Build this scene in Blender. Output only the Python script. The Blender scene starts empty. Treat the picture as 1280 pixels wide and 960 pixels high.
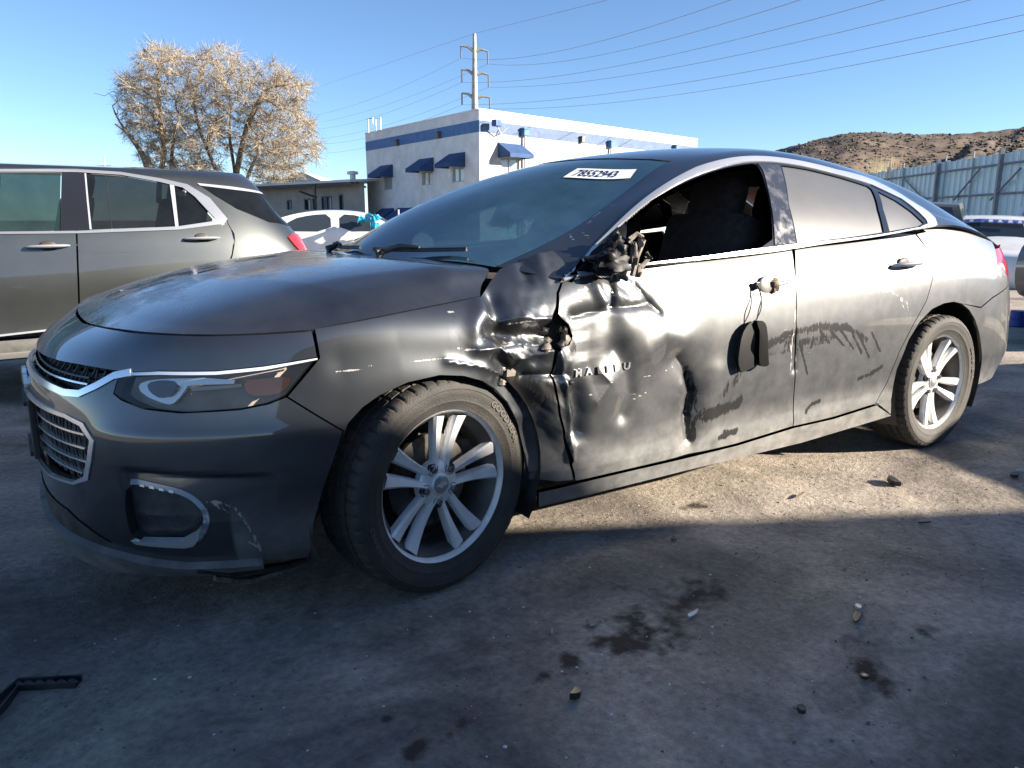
import bpy, bmesh, math, random
import numpy as np
from mathutils import Vector, Matrix, geometry, noise

# ------------------------------------------------------------------ camera, sky, sun
scene = bpy.context.scene
CAM = np.array([-1.0391, -2.8680, 1.1331]); YAW = 0.99058; PITCH = 0.210227; FPX = 959.6
_cy, _sy, _cp, _sp = math.cos(YAW), math.sin(YAW), math.cos(PITCH), math.sin(PITCH)
FWD = np.array([_cy*_cp, _sy*_cp, -_sp]); RGT = np.array([_sy, -_cy, 0.0]); UPV = np.cross(RGT, FWD)
cam_data = bpy.data.cameras.new("camera"); cam = bpy.data.objects.new("camera", cam_data)
scene.collection.objects.link(cam); scene.camera = cam
cam_data.sensor_fit = 'HORIZONTAL'; cam_data.sensor_width = 36.0; cam_data.lens = FPX/1280*36
cam_data.clip_start = 0.05; cam_data.clip_end = 6000
cam.matrix_world = Matrix(((RGT[0], UPV[0], -FWD[0], CAM[0]), (RGT[1], UPV[1], -FWD[1], CAM[1]),
                           (RGT[2], UPV[2], -FWD[2], CAM[2]), (0, 0, 0, 1)))
SUN_AZ = math.radians(-42.5); SUN_EL = math.radians(19)
SUNV = np.array([math.cos(SUN_EL)*math.cos(SUN_AZ), math.cos(SUN_EL)*math.sin(SUN_AZ), math.sin(SUN_EL)])
world = bpy.data.worlds.new("World"); scene.world = world; world.use_nodes = True
wn = world.node_tree.nodes; wl = world.node_tree.links
sky = wn.new('ShaderNodeTexSky'); sky.sky_type = 'NISHITA'; sky.sun_disc = False
sky.sun_elevation = SUN_EL; sky.sun_rotation = math.pi/2 - SUN_AZ
sky.altitude = 2500; sky.air_density = 1.0; sky.dust_density = 0.25; sky.ozone_density = 3.6
wn['Background'].inputs['Strength'].default_value = 0.06
wl.new(sky.outputs[0], wn['Background'].inputs['Color'])
sd = bpy.data.lights.new("sun", 'SUN'); sd.energy = 5.0; sd.angle = math.radians(0.45); sd.color = (1.0, 0.89, 0.74)
sun = bpy.data.objects.new("sun", sd); scene.collection.objects.link(sun)
sun.rotation_euler = Vector(SUNV).to_track_quat('Z', 'Y').to_euler()
scene.view_settings.view_transform = 'Standard'; scene.view_settings.look = 'None'
scene.view_settings.exposure = 1.85; scene.view_settings.gamma = 1.0
scene.cycles.max_bounces = 8; scene.cycles.sample_clamp_indirect = 14.0
scene.cycles.caustics_refractive = False; scene.cycles.blur_glossy = 0.15

# ------------------------------------------------------------------ helpers
RND = random.Random(7)
def proj(P):
    d = np.asarray(P, float)-CAM; z = d@FWD
    return np.stack([640+FPX*(d@RGT)/z, 480-FPX*(d@UPV)/z], -1)
def ray(px, py): return FWD+RGT*(px-640)/FPX-UPV*(py-480)/FPX
def at(px, py, x=None, y=None, z=None, depth=None):
    d = ray(px, py)
    if y is not None: t = (y-CAM[1])/d[1]
    elif z is not None: t = (z-CAM[2])/d[2]
    elif x is not None: t = (x-CAM[0])/d[0]
    else: t = depth
    return CAM+d*t

def link(o, parent=None):
    scene.collection.objects.link(o)
    if parent is not None: o.parent = parent
    return o
def tag(o, label=None, cat=None, group=None, kind=None):
    if label: o['label'] = label
    if cat: o['category'] = cat
    if group: o['group'] = group
    if kind: o['kind'] = kind
    return o
def empty(name, loc=(0, 0, 0), rz=0.0, parent=None):
    o = bpy.data.objects.new(name, None); o.location = loc; o.rotation_euler = (0, 0, rz); o.empty_display_size = .2
    return link(o, parent)
def set_smooth(me, ang=None):
    me.polygons.foreach_set('use_smooth', np.ones(len(me.polygons), bool))
    if ang is not None:
        bm = bmesh.new(); bm.from_mesh(me); a = math.radians(ang)
        for e in bm.edges:
            if len(e.link_faces) == 2 and e.calc_face_angle(0) > a: e.smooth = False
        bm.to_mesh(me); bm.free()
def meshobj(name, verts, faces, mat, parent=None, smooth=None, mats=None, midx=None):
    me = bpy.data.meshes.new(name)
    me.from_pydata([tuple(map(float, v)) for v in verts], [], [tuple(map(int, f)) for f in faces])
    for m in (mats or [mat]): me.materials.append(m)
    if midx is not None: me.polygons.foreach_set('material_index', np.array(midx, np.int32))
    if smooth is not None: set_smooth(me, smooth)
    me.update()
    return link(bpy.data.objects.new(name, me), parent)
class MB:
    """collects primitive shapes into one mesh"""
    def __init__(self): self.v = []; self.f = []; self.mi = []; self.m = 0
    def add(self, vs, fs):
        n = len(self.v); self.v += [tuple(map(float, v)) for v in vs]
        self.f += [tuple(n+i for i in f) for f in fs]; self.mi += [self.m]*len(fs); return self
    def box(self, c, d, M=None, bev=0):
        hx, hy, hz = d[0]/2, d[1]/2, d[2]/2
        b = bmesh.new(); bmesh.ops.create_cube(b, size=1)
        for v in b.verts: v.co = Vector((v.co.x*d[0], v.co.y*d[1], v.co.z*d[2]))
        if bev: bmesh.ops.bevel(b, geom=b.edges[:], offset=bev, segments=2, profile=.6, affect='EDGES')
        b.verts.ensure_lookup_table()
        vs = [v.co.copy() for v in b.verts]
        if M is not None: vs = [M @ v for v in vs]
        vs = [(v[0]+c[0], v[1]+c[1], v[2]+c[2]) for v in vs]
        self.add(vs, [[v.index for v in f.verts] for f in b.faces]); b.free(); return self
    def tube(self, pts, r, n=8, cap=True, flat=None):
        pts = [Vector(p) for p in pts]; rs = r if isinstance(r, (list, tuple)) else [r]*len(pts)
        vs = []; prev = None
        for i, p in enumerate(pts):
            t = (pts[min(i+1, len(pts)-1)]-pts[max(i-1, 0)]).normalized()
            if prev is None:
                a = Vector((0, 0, 1)) if abs(t.z) < .9 else Vector((1, 0, 0)); u = t.cross(a).normalized()
            else: u = (prev-t*prev.dot(t)).normalized()
            prev = u; w = t.cross(u)
            for k in range(n):
                an = 2*math.pi*k/n
                vs.append(p+u*(math.cos(an)*rs[i])+w*(math.sin(an)*rs[i]*(flat or 1)))
        fs = [(i*n+k, i*n+(k+1) % n, (i+1)*n+(k+1) % n, (i+1)*n+k) for i in range(len(pts)-1) for k in range(n)]
        if cap: fs += [tuple(range(n))[::-1], tuple((len(pts)-1)*n+k for k in range(n))]
        return self.add(vs, fs)
    def lathe(self, prof, n=48, axis='y', c=(0, 0, 0), close=False):
        vs = []
        for k in range(n):
            a = 2*math.pi*k/n
            for r, h in prof:
                q = (r*math.cos(a), h, r*math.sin(a)) if axis == 'y' else (r*math.cos(a), r*math.sin(a), h)
                vs.append((q[0]+c[0], q[1]+c[1], q[2]+c[2]))
        m = len(prof); fs = []
        for k in range(n):
            k2 = (k+1) % n
            for i in range(m-(0 if close else 1)):
                j = (i+1) % m; fs.append((k*m+i, k*m+j, k2*m+j, k2*m+i))
        return self.add(vs, fs)
    def prism(self, poly, ax, d0, d1):
        """poly in the plane, extruded: ax(p, d) -> 3d"""
        n = len(poly); vs = [ax(p, d0) for p in poly]+[ax(p, d1) for p in poly]
        return self.add(vs, [tuple(range(n))[::-1], tuple(range(n, 2*n))]+[(i, (i+1) % n, n+(i+1) % n, n+i) for i in range(n)])
    def build(self, name, mat, parent=None, smooth=None, mats=None):
        o = meshobj(name, self.v, self.f, mat, parent, None, mats, self.mi if mats else None)
        b = bmesh.new(); b.from_mesh(o.data); bmesh.ops.recalc_face_normals(b, faces=b.faces); b.to_mesh(o.data); b.free()
        if smooth is not None: set_smooth(o.data, smooth)
        return o
def copy_tree(o, parent=None, label=None):
    c = o.copy(); scene.collection.objects.link(c); c.parent = parent
    if label: c['label'] = label
    for ch in [x for x in scene.objects if x.parent == o]: copy_tree(ch, c)
    return c

# materials -------------------------------------------------------------------------
def mat(name, col, rough=.5, metal=0, coat=0, spec=.5, **k):
    m = bpy.data.materials.new(name); m.use_nodes = True
    b = m.node_tree.nodes['Principled BSDF']
    b.inputs['Base Color'].default_value = (*col, 1); b.inputs['Roughness'].default_value = rough
    b.inputs['Metallic'].default_value = metal; b.inputs['Coat Weight'].default_value = coat
    b.inputs['Coat Roughness'].default_value = k.get('coatr', .04); b.inputs['Specular IOR Level'].default_value = spec
    if 'trans' in k: b.inputs['Transmission Weight'].default_value = k['trans']
    if 'ior' in k: b.inputs['IOR'].default_value = k['ior']
    if 'emit' in k: b.inputs['Emission Color'].default_value = (*k['emit'], 1); b.inputs['Emission Strength'].default_value = 1
    return m
def N(m, t, **kw):
    n = m.node_tree.nodes.new(t)
    for a, v in kw.items():
        if a.startswith('i_'):
            key = a[2:]; key = int(key) if key.isdigit() else key.replace('_', ' ')
            n.inputs[key].default_value = v
        else: setattr(n, a, v)
    return n
def Lk(m, a, ao, b, bi): m.node_tree.links.new(a.outputs[ao], b.inputs[bi])
def B(m): return m.node_tree.nodes['Principled BSDF']
def coords(m, scale=(1, 1, 1), obj=True):
    tc = N(m, 'ShaderNodeTexCoord'); mp = N(m, 'ShaderNodeMapping'); mp.inputs['Scale'].default_value = scale
    Lk(m, tc, 'Object' if obj else 'Generated', mp, 'Vector'); return mp
def ramp(m, src, so, stops):
    r = N(m, 'ShaderNodeValToRGB'); cr = r.color_ramp
    while len(cr.elements) < len(stops): cr.elements.new(.5)
    for e, (p, c) in zip(cr.elements, stops):
        e.position = p; e.color = (*c, 1) if len(c) == 3 else c
    Lk(m, src, so, r, 'Fac'); return r
def vary(m, c1, c2, scale=8, detail=6, stretch=(1, 1, 1), lo=.35, hi=.65, bump=0, bscale=None, rough=None):
    mp = coords(m, stretch); n = N(m, 'ShaderNodeTexNoise', i_Scale=scale, i_Detail=detail, i_Roughness=.6); Lk(m, mp, 0, n, 'Vector')
    r = ramp(m, n, 'Fac', [(lo, c1), (hi, c2)]); Lk(m, r, 'Color', B(m), 'Base Color')
    if rough:
        rr = ramp(m, n, 'Fac', [(lo, (rough[0],)*3), (hi, (rough[1],)*3)]); Lk(m, rr, 'Color', B(m), 'Roughness')
    if bump:
        n2 = N(m, 'ShaderNodeTexNoise', i_Scale=bscale or scale*4, i_Detail=6.0); Lk(m, mp, 0, n2, 'Vector')
        bp = N(m, 'ShaderNodeBump', i_Strength=bump, i_Distance=.01); Lk(m, n2, 'Fac', bp, 'Height'); Lk(m, bp, 0, B(m), 'Normal')
    return m

def paint_mat(name, base, dust, flake_metal=.9, rough=.385, wear=True, dustlo=.45, coat=1.0, film=(.03, .14)):
    """metallic car paint with clear coat, dust film and optional wear and painted light from the 'wear' attribute"""
    m = mat(name, base, rough, flake_metal, coat); b = B(m); b.inputs['Coat Roughness'].default_value = .04; b.inputs['Coat IOR'].default_value = 1.72
    mp = coords(m)
    n = N(m, 'ShaderNodeTexNoise', i_Scale=2.3, i_Detail=8.0, i_Roughness=.65); Lk(m, mp, 0, n, 'Vector')
    dr = ramp(m, n, 'Fac', [(dustlo-.1, (film[0],)*3), (.8, (film[1],)*3)]); dfac = dr
    if wear:
        aw = N(m, 'ShaderNodeAttribute', attribute_name='wear'); sw = N(m, 'ShaderNodeSeparateColor'); Lk(m, aw, 'Color', sw, 0)
        gn = N(m, 'ShaderNodeTexNoise', i_Scale=14.0, i_Detail=8.0, i_Roughness=.7); Lk(m, mp, 0, gn, 'Vector')
        gm = N(m, 'ShaderNodeMapRange', i_1=.3, i_2=.7, i_3=.6, i_4=1.25); Lk(m, gn, 'Fac', gm, 0)
        mu_ = N(m, 'ShaderNodeMath', operation='MULTIPLY'); Lk(m, sw, 2, mu_, 0); Lk(m, gm, 0, mu_, 1)
        ad = N(m, 'ShaderNodeMath', operation='ADD', use_clamp=True); Lk(m, dr, 'Color', ad, 0); Lk(m, mu_, 0, ad, 1); dfac = ad
    mix = N(m, 'ShaderNodeMix', data_type='RGBA'); mix.inputs[6].default_value = (*base, 1); mix.inputs[7].default_value = (*dust, 1)
    Lk(m, dfac, 0, mix, 0)
    dmet = N(m, 'ShaderNodeMapRange', i_1=0.0, i_2=1.0, i_3=flake_metal, i_4=0.0); Lk(m, dfac, 0, dmet, 0); Lk(m, dmet, 0, b, 'Metallic')
    fl = N(m, 'ShaderNodeTexNoise', i_Scale=900.0, i_Detail=1.0); Lk(m, mp, 0, fl, 'Vector')
    bp = N(m, 'ShaderNodeBump', i_Strength=.05, i_Distance=.001); Lk(m, fl, 'Fac', bp, 'Height'); Lk(m, bp, 0, b, 'Normal')
    last, lo = mix, 2
    cr = ramp(m, n, 'Fac', [(.3, (.012,)*3), (.75, (.09,)*3)]); met = None
    if wear:
        # attribute: R dark scuff and dent shade, G bare scrape, B dirt and painted door sunlight
        at_ = N(m, 'ShaderNodeAttribute', attribute_name='wear'); sep = N(m, 'ShaderNodeSeparateColor'); Lk(m, at_, 'Color', sep, 0)
        mp2 = coords(m, (1.0, 1, 1)); st = N(m, 'ShaderNodeTexNoise', i_Scale=38.0, i_Detail=7.0, i_Roughness=.75, i_Distortion=.6)
        sc = N(m, 'ShaderNodeMapping'); sc.inputs['Scale'].default_value = (1.3, 1, .35); sc.inputs['Rotation'].default_value = (0, .35, 0)
        Lk(m, mp2, 0, sc, 0); Lk(m, sc, 0, st, 'Vector')
        iso = N(m, 'ShaderNodeTexNoise', i_Scale=22.0, i_Detail=8.0, i_Roughness=.7); Lk(m, mp2, 0, iso, 'Vector')
        def thr(ch, k=1.0):
            a = N(m, 'ShaderNodeMath', operation='ADD'); Lk(m, sep, ch, a, 0); Lk(m, st if ch < 2 else iso, 'Fac', a, 1)
            s = N(m, 'ShaderNodeMapRange', i_1=1.0, i_2=1.07, i_3=0.0, i_4=k); Lk(m, a, 0, s, 0); return s
        for ch, colr, k in ((0, (.009, .009, .010), .95), (1, (.50, .48, .45), .9)):
            s = thr(ch, k); mx = N(m, 'ShaderNodeMix', data_type='RGBA'); Lk(m, s, 0, mx, 0); Lk(m, last, lo, mx, 6)
            mx.inputs[7].default_value = (*colr, 1); last, lo = mx, 2
            if ch == 0:
                for inp, v0, v1 in (('Metallic', flake_metal, .0), ('Coat Weight', coat, .04), ('Specular IOR Level', .5, .12)):
                    mr = N(m, 'ShaderNodeMapRange', i_1=0.0, i_2=1.0, i_3=v0, i_4=v1); Lk(m, s, 0, mr, 0)
                    if inp == 'Metallic': Lk(m, dmet, 0, mr, 3)
                    Lk(m, mr, 0, b, inp)
            mm = N(m, 'ShaderNodeMix', data_type='RGBA'); Lk(m, s, 0, mm, 0); Lk(m, cr, 2 if cr.bl_idname == 'ShaderNodeMix' else 0, mm, 6); mm.inputs[7].default_value = (.6, .6, .6, 1); cr = mm
    Lk(m, last, lo, b, 'Base Color'); Lk(m, cr, 2 if cr.bl_idname == 'ShaderNodeMix' else 0, b, 'Coat Roughness')
    return m

PAINT = paint_mat('grey_metallic_paint', (.042, .048, .057), (.26, .258, .25))
BLACKPL = vary(mat('black_plastic', (.02,)*3, .5), (.014, .014, .015), (.05, .048, .045), 14, rough=(.4, .65))
GLOSSBLK = mat('gloss_black', (.012, .012, .014), .12, 0, .6)
CHROME = vary(mat('chrome', (.75,)*3, .12, .72), (.78, .78, .79), (.84, .84, .84), 4, rough=(.18, .25))
RUBBER = vary(mat('rubber_seal', (.02,)*3, .7), (.015,)*3, (.035,)*3, 20)
TYRE = vary(mat('tyre_rubber', (.03,)*3, .75), (.02, .0195, .019), (.062, .054, .046), 5, 9, lo=.35, hi=.72, bump=.25, bscale=160)
ALLOY = vary(mat('alloy', (.55,)*3, .3, .45, .4), (.78, .79, .80), (.62, .60, .57), 9, rough=(.28, .45)); B(ALLOY).inputs['Metallic'].default_value = .25
DARKM = vary(mat('dark_metal', (.04,)*3, .6, .5), (.02,)*3, (.07, .06, .05), 10)
CABIN = vary(mat('cabin_fabric', (.02,)*3, .9), (.05, .04, .044), (.085, .072, .075), 30)
def glass_mat(name, tint, dust_sheen_col, dust=.12, gl=.9, refl=1.45, rough=.03, lo=.6, hi=1.6):
    m = bpy.data.materials.new(name); m.use_nodes = True; nt = m.node_tree; nt.nodes.remove(nt.nodes['Principled BSDF'])
    out = nt.nodes['Material Output']
    tr = N(m, 'ShaderNodeBsdfTransparent'); tr.inputs[0].default_value = (*tint, 1)
    g = N(m, 'ShaderNodeBsdfGlossy'); g.inputs['Roughness'].default_value = rough; g.inputs[0].default_value = (gl, gl, gl, 1)
    d = N(m, 'ShaderNodeBsdfDiffuse'); d.inputs[0].default_value = (*dust_sheen_col, 1)
    fr = N(m, 'ShaderNodeFresnel', i_IOR=refl)
    m1 = N(m, 'ShaderNodeMixShader'); m2 = N(m, 'ShaderNodeMixShader')
    mp = coords(m); n = N(m, 'ShaderNodeTexNoise', i_Scale=6.0, i_Detail=8.0, i_Roughness=.7); Lk(m, mp, 0, n, 'Vector')
    r = ramp(m, n, 'Fac', [(.3, (dust*lo,)*3), (.75, (dust*hi,)*3)])
    Lk(m, r, 'Color', m1, 0); Lk(m, tr, 0, m1, 1); Lk(m, d, 0, m1, 2)
    Lk(m, fr, 0, m2, 0); Lk(m, m1, 0, m2, 1); Lk(m, g, 0, m2, 2)
    Lk(m, m2, 0, out, 'Surface'); return m
WSGLASS = glass_mat('windscreen_glass', (.06, .11, .13), (.10, .27, .40), .16, .95, 3.3)  # blue diffuse share stands in for sky mirrored in the windscreen
SIDEGLASS = glass_mat('tinted_side_glass', (.02, .022, .025), (.44, .45, .47), .20, .85, 1.7, .27, .92, 1.12)
CLEARGLASS = glass_mat('clear_glass', (.6, .7, .68), (.4, .4, .4), .04)
LENS = glass_mat('lens_glass', (.85, .85, .85), (.3, .3, .3), .02)

# splines ---------------------------------------------------------------------------
class NSpl:
    """natural cubic spline basis: W(t) is (n_points, n_knots)"""
    def __init__(self, k):
        self.k = k = np.asarray(k, float); n = len(k); h = np.diff(k)
        A = np.zeros((n, n)); R = np.zeros((n, n)); A[0, 0] = A[-1, -1] = 1
        for i in range(1, n-1):
            A[i, i-1] = h[i-1]; A[i, i] = 2*(h[i-1]+h[i]); A[i, i+1] = h[i]
            R[i, i-1] = 6/h[i-1]; R[i, i] = -6/h[i-1]-6/h[i]; R[i, i+1] = 6/h[i]
        self.M = np.linalg.solve(A, R); self.h = h
    def W(self, t):
        t = np.atleast_1d(np.asarray(t, float)); k = self.k; n = len(k)
        i = np.clip(np.searchsorted(k, t, side='right')-1, 0, n-2); h = self.h[i]
        a = (k[i+1]-t)/h; b = (t-k[i])/h
        lo = t < k[0]; hi = t > k[-1]      # linear outside
        ca = np.where(lo | hi, 0, (a**3-a)*h*h/6); cb = np.where(lo | hi, 0, (b**3-b)*h*h/6)
        W = np.zeros((len(t), n)); r = np.arange(len(t)); W[r, i] += a; W[r, i+1] += b
        W += ca[:, None]*self.M[i]+cb[:, None]*self.M[i+1]
        return W
def curve(pts, n=None, k=None):
    """smooth curve through points -> callable t in 0..1"""
    P = np.array(pts, float)
    if k is None:
        d = np.r_[0, np.cumsum(np.linalg.norm(np.diff(P, axis=0), axis=1))]; k = d/d[-1]
    s = NSpl(k); return lambda t: s.W(t)@P

class Surf:
    """P(uv) -> xyz, with tracing of picture points on to the surface"""
    def __init__(self, fn, ur, vr, nu=160, nv=80):
        self.fn = fn; u = np.linspace(*ur, nu); v = np.linspace(*vr, nv); self.ur, self.vr = ur, vr
        self.g = np.stack(np.meshgrid(u, v, indexing='ij'), -1).reshape(-1, 2)
        self.P = fn(self.g); self.q = proj(self.P)
        self.nrm = self.normal(self.g); self.face = np.einsum('ij,ij->i', self.nrm, CAM-self.P) > -0.02
    def normal(self, uv, fn=None, e=None):
        fn = fn or self.fn; eu = (self.ur[1]-self.ur[0])*4e-4 if e is None else e; ev = (self.vr[1]-self.vr[0])*8e-4 if e is None else e
        uv = np.asarray(uv, float)
        a = fn(uv+[eu, 0])-fn(uv-[eu, 0]); b = fn(uv+[0, ev])-fn(uv-[0, ev])
        n = np.cross(a, b); n /= np.linalg.norm(n, axis=1)[:, None]+1e-12
        return n*self.sgn if hasattr(self, 'sgn') else n
    def trace(self, pts):
        pts = np.atleast_2d(np.array(pts, float)); out = []
        for p in pts:
            d = ((self.q-p)**2).sum(1)+np.where(self.face, 0, 1e7)
            uv = self.g[np.argmin(d)].copy()
            for _ in range(12):
                q = proj(self.fn(np.array([uv, uv+[1e-4, 0], uv+[0, 1e-4]])))
                J = np.stack([(q[1]-q[0])/1e-4, (q[2]-q[0])/1e-4], 1)
                st = np.linalg.solve(J.T@J+np.eye(2)*1e-1*max(1, np.trace(J.T@J)*1e-5), J.T@(p-q[0]))
                st = np.clip(st, -.1, .1); uv = np.clip(uv+st, [self.ur[0], self.vr[0]], [self.ur[1], self.vr[1]])
            out.append(uv)
        return np.array(out)
    def __call__(self, uv): return self.fn(np.atleast_2d(np.asarray(uv, float)))

def resample(P, step, closed=True, scale=(1, 1)):
    P = np.asarray(P, float); out = []; n = len(P); sc = np.array(scale)
    for i in range(n if closed else n-1):
        a, b = P[i], P[(i+1) % n]; m = max(1, int(np.ceil(np.linalg.norm((b-a)/sc)/step)))
        out += [a+(b-a)*k/m for k in range(m)]
    if not closed: out.append(P[-1])
    return np.array(out)
def inside(pts, loops):
    r = np.zeros(len(pts), bool)
    for L in loops:
        x, y = pts[:, 0], pts[:, 1]
        for i in range(len(L)):
            x1, y1 = L[i]; x2, y2 = L[(i+1) % len(L)]
            if y1 == y2: continue
            c = ((y1 > y) != (y2 > y)) & (x < (x2-x1)*(y-y1)/(y2-y1)+x1); r ^= c
    return r
def smoothpoly(P, it=1, closed=True):
    for _ in range(it):
        Q = []
        n = len(P)
        for i in range(n if closed else n-1):
            a, b = np.array(P[i]), np.array(P[(i+1) % n]); Q += [a*.75+b*.25, a*.25+b*.75]
        P = Q
    return np.array(P)

def panel(name, surf, loops, step, mat_, parent, hem=.014, scale=(1, 1), disp=None, both=True, offset=0.0, attr=None, near=True, hem_mat=None, e=None, mirror_disp=False):
    """sheet cut to closed outlines (in surface coordinates), folded back at its rim; mirrored copy for the far side"""
    sc = np.array(scale); rl = [resample(L, step, True, scale)/sc for L in loops]
    lo = rl[0].min(0); hi = rl[0].max(0)
    gx = np.arange(lo[0]+step*.5, hi[0], step); gy = np.arange(lo[1]+step*.5, hi[1], step)
    G = np.stack(np.meshgrid(gx, gy, indexing='ij'), -1).reshape(-1, 2)
    G = G[inside(G, rl)]
    bd = np.concatenate(rl)
    if len(G):
        keep = np.ones(len(G), bool)
        for c in range(0, len(G), 4000):
            d = ((G[c:c+4000, None]-bd[None])**2).sum(-1).min(1); keep[c:c+4000] = d > (step*.45)**2
        G = G[keep]
    V = np.concatenate([bd, G]) if len(G) else bd
    E = []; n0 = 0
    for L in rl:
        E += [(n0+i, n0+(i+1) % len(L)) for i in range(len(L))]; n0 += len(L)
    res = geometry.delaunay_2d_cdt([Vector(v) for v in V], E, [], 0, 1e-6)
    v2 = np.array([tuple(v) for v in res[0]]); F = np.array(res[2]); cen = v2[F].mean(1)
    F = F[inside(cen, rl)]
    bidx = []                                     # boundary edges of the kept triangles, oriented
    cnt = {}
    for a, b, c in F:
        for q in ((a, b), (b, c), (c, a)): cnt[q] = 1
    bidx = [q for q in cnt if (q[1], q[0]) not in cnt]
    uv = v2*sc
    base_fn = surf.fn
    def build(side):
        use = disp if (side < 0 or mirror_disp) else None
        if use is None: fn = base_fn; P = fn(uv); Nn = surf.normal(uv)
        else:
            P0 = base_fn(uv); N0 = surf.normal(uv)
            def fn(q):
                return base_fn(q)+surf.normal(q)*use(q)[:, None]
            P = P0+N0*use(uv)[:, None]; Nn = surf.normal(uv, fn, e or .0025)
        P = P+Nn*offset
        T = F.copy()
        # orient faces with normals
        fnm = np.cross(P[T[:, 1]]-P[T[:, 0]], P[T[:, 2]]-P[T[:, 0]]); flip = np.einsum('ij,ij->i', fnm, Nn[T[:, 0]]) < 0
        T[flip] = T[flip][:, ::-1]
        verts = [P]; nr = [Nn]; faces = [tuple(t) for t in T]; mi = [0]*len(faces)
        if hem:
            ids = sorted({i for q in bidx for i in q}); mp = {i: k for k, i in enumerate(ids)}; b0 = len(P); nb = len(ids)
            # outward direction in plane for hem normal
            out = np.zeros((nb, 3))
            for a, b in bidx:
                t = P[b]-P[a]; o_ = np.cross(t, Nn[a]); o_ /= np.linalg.norm(o_)+1e-12
                s = -1 if flip[0] else 1
                out[mp[a]] += o_*s; out[mp[b]] += o_*s
            out /= np.linalg.norm(out, axis=1)[:, None]+1e-12
            verts += [P[ids]-Nn[ids]*.0002, P[ids]-Nn[ids]*hem]; nr += [out, out]
            for a, b in bidx: faces.append((b0+mp[b], b0+mp[a], b0+nb+mp[a], b0+nb+mp[b])); mi.append(1 if hem_mat else 0)
        P_ = np.concatenate(verts); N_ = np.concatenate(nr)
        if side > 0:
            P_ = P_*[1, -1, 1]; N_ = N_*[1, -1, 1]; faces = [f[::-1] for f in faces]
        me = bpy.data.meshes.new(name); me.from_pydata(P_.tolist(), [], [tuple(map(int, f)) for f in faces])
        me.materials.append(mat_)
        if hem_mat: me.materials.append(hem_mat); me.polygons.foreach_set('material_index', np.array(mi, np.int32))
        me.polygons.foreach_set('use_smooth', np.ones(len(me.polygons), bool))
        me.update()
        me.normals_split_custom_set_from_vertices(N_.tolist())
        if attr is not None and side < 0:
            a = attr(uv); a = np.concatenate([a]+[np.zeros((len(P_)-len(a), 3))]); col = np.c_[a, np.ones(len(a))].astype(np.float32)
            ca = me.color_attributes.new('wear', 'FLOAT_COLOR', 'POINT'); ca.data.foreach_set('color', col.ravel())
        return link(bpy.data.objects.new(name, me), parent)
    o = build(-1) if near else None
    if both: build(1)
    return o
exec_marker = 0
# ------------------------------------------------------------------ the grey sedan: body surfaces
OUT = np.array([(-1.03, 0), (-1.017, -.22), (-.975, -.42), (-.895, -.60), (-.77, -.745), (-.60, -.845), (-.40, -.90), (-.10, -.922), (.22, -.925), (.50, -.925),
                (1.0, -.926), (1.5, -.927), (2.0, -.927), (2.4, -.927), (2.9, -.92), (3.3, -.895), (3.62, -.83), (3.80, -.66), (3.89, -.35), (3.92, 0)])
_pts = np.concatenate([(OUT*[1, -1])[:0:-1], OUT, (OUT*[1, -1])[-2::-1][:3]])   # mirrored ends keep the curve smooth over the middle
_d = np.r_[0, np.cumsum(np.linalg.norm(np.diff(_pts, axis=0), axis=1))]; _d -= _d[len(OUT)-1]
SK = _d[len(OUT)-1:len(OUT)-1+len(OUT)]; _osp = NSpl(_d)
SMAX = SK[-1]
ZK = [.15, .22, .30, .40, .50, .60, .70, .78, .84, .90, .96, 1.02, 1.10]
INS = {0: (.06, .03, .02, .01, 0, .004, .03, .105, .22, .33, .45, .55, .66),
       2: (.07, .035, .02, .01, 0, .006, .03, .09, .18, .28, .38, .48, .58),
       4: (.14, .07, .03, .005, 0, .008, .03, .055, .09, .17, .27, .37, .48),
       5: (.15, .07, .03, .005, 0, .006, .022, .042, .068, .125, .21, .30, .40),
       6: (.14, .06, .02, .003, 0, .004, .014, .03, .05, .10, .18, .26, .36),
       7: (.10, .05, .02, .010, .002, 0, .004, .018, .042, .09, .17, .26, .36),
       8: (.08, .05, .02, .012, .004, 0, .004, .015, .035, .082, .15, .25, .36),
       9: (.07, .05, .022, .014, .006, .001, .002, .010, .020, .038, .075, .12, .19),
       10: (.065, .045, .024, .016, .008, .002, .001, .007, .016, .030, .052, .082, .14),
       11: (.065, .045, .024, .016, .008, .002, 0, .006, .014, .028, .046, .068, .12),
       12: (.065, .045, .024, .016, .008, .002, 0, .005, .012, .025, .042, .062, .10),
       13: (.065, .045, .024, .014, .006, .001, 0, .004, .010, .022, .038, .057, .085),
       14: (.08, .05, .03, .012, .004, 0, 0, .004, .010, .02, .034, .052, .08),
       15: (.10, .06, .035, .008, .002, .002, .006, .012, .02, .032, .05, .075, .12),
       16: (.13, .07, .04, .008, .002, .008, .018, .03, .04, .055, .08, .12, .22),
       18: (.14, .08, .04, .01, 0, .008, .02, .035, .045, .06, .09, .14, .26),
       19: (.14, .08, .04, .01, 0, .008, .02, .035, .045, .06, .09, .14, .26)}
_ik = sorted(INS); _isp = NSpl([SK[i] for i in _ik]); _IV = np.array([INS[i] for i in _ik]); _zsp = NSpl(ZK)
def s_of_x(x):
    t = np.linspace(.9, SMAX-.9, 400); xs = _osp.W(t)@_pts[:, 0]; return float(np.interp(x, xs, t))
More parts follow.
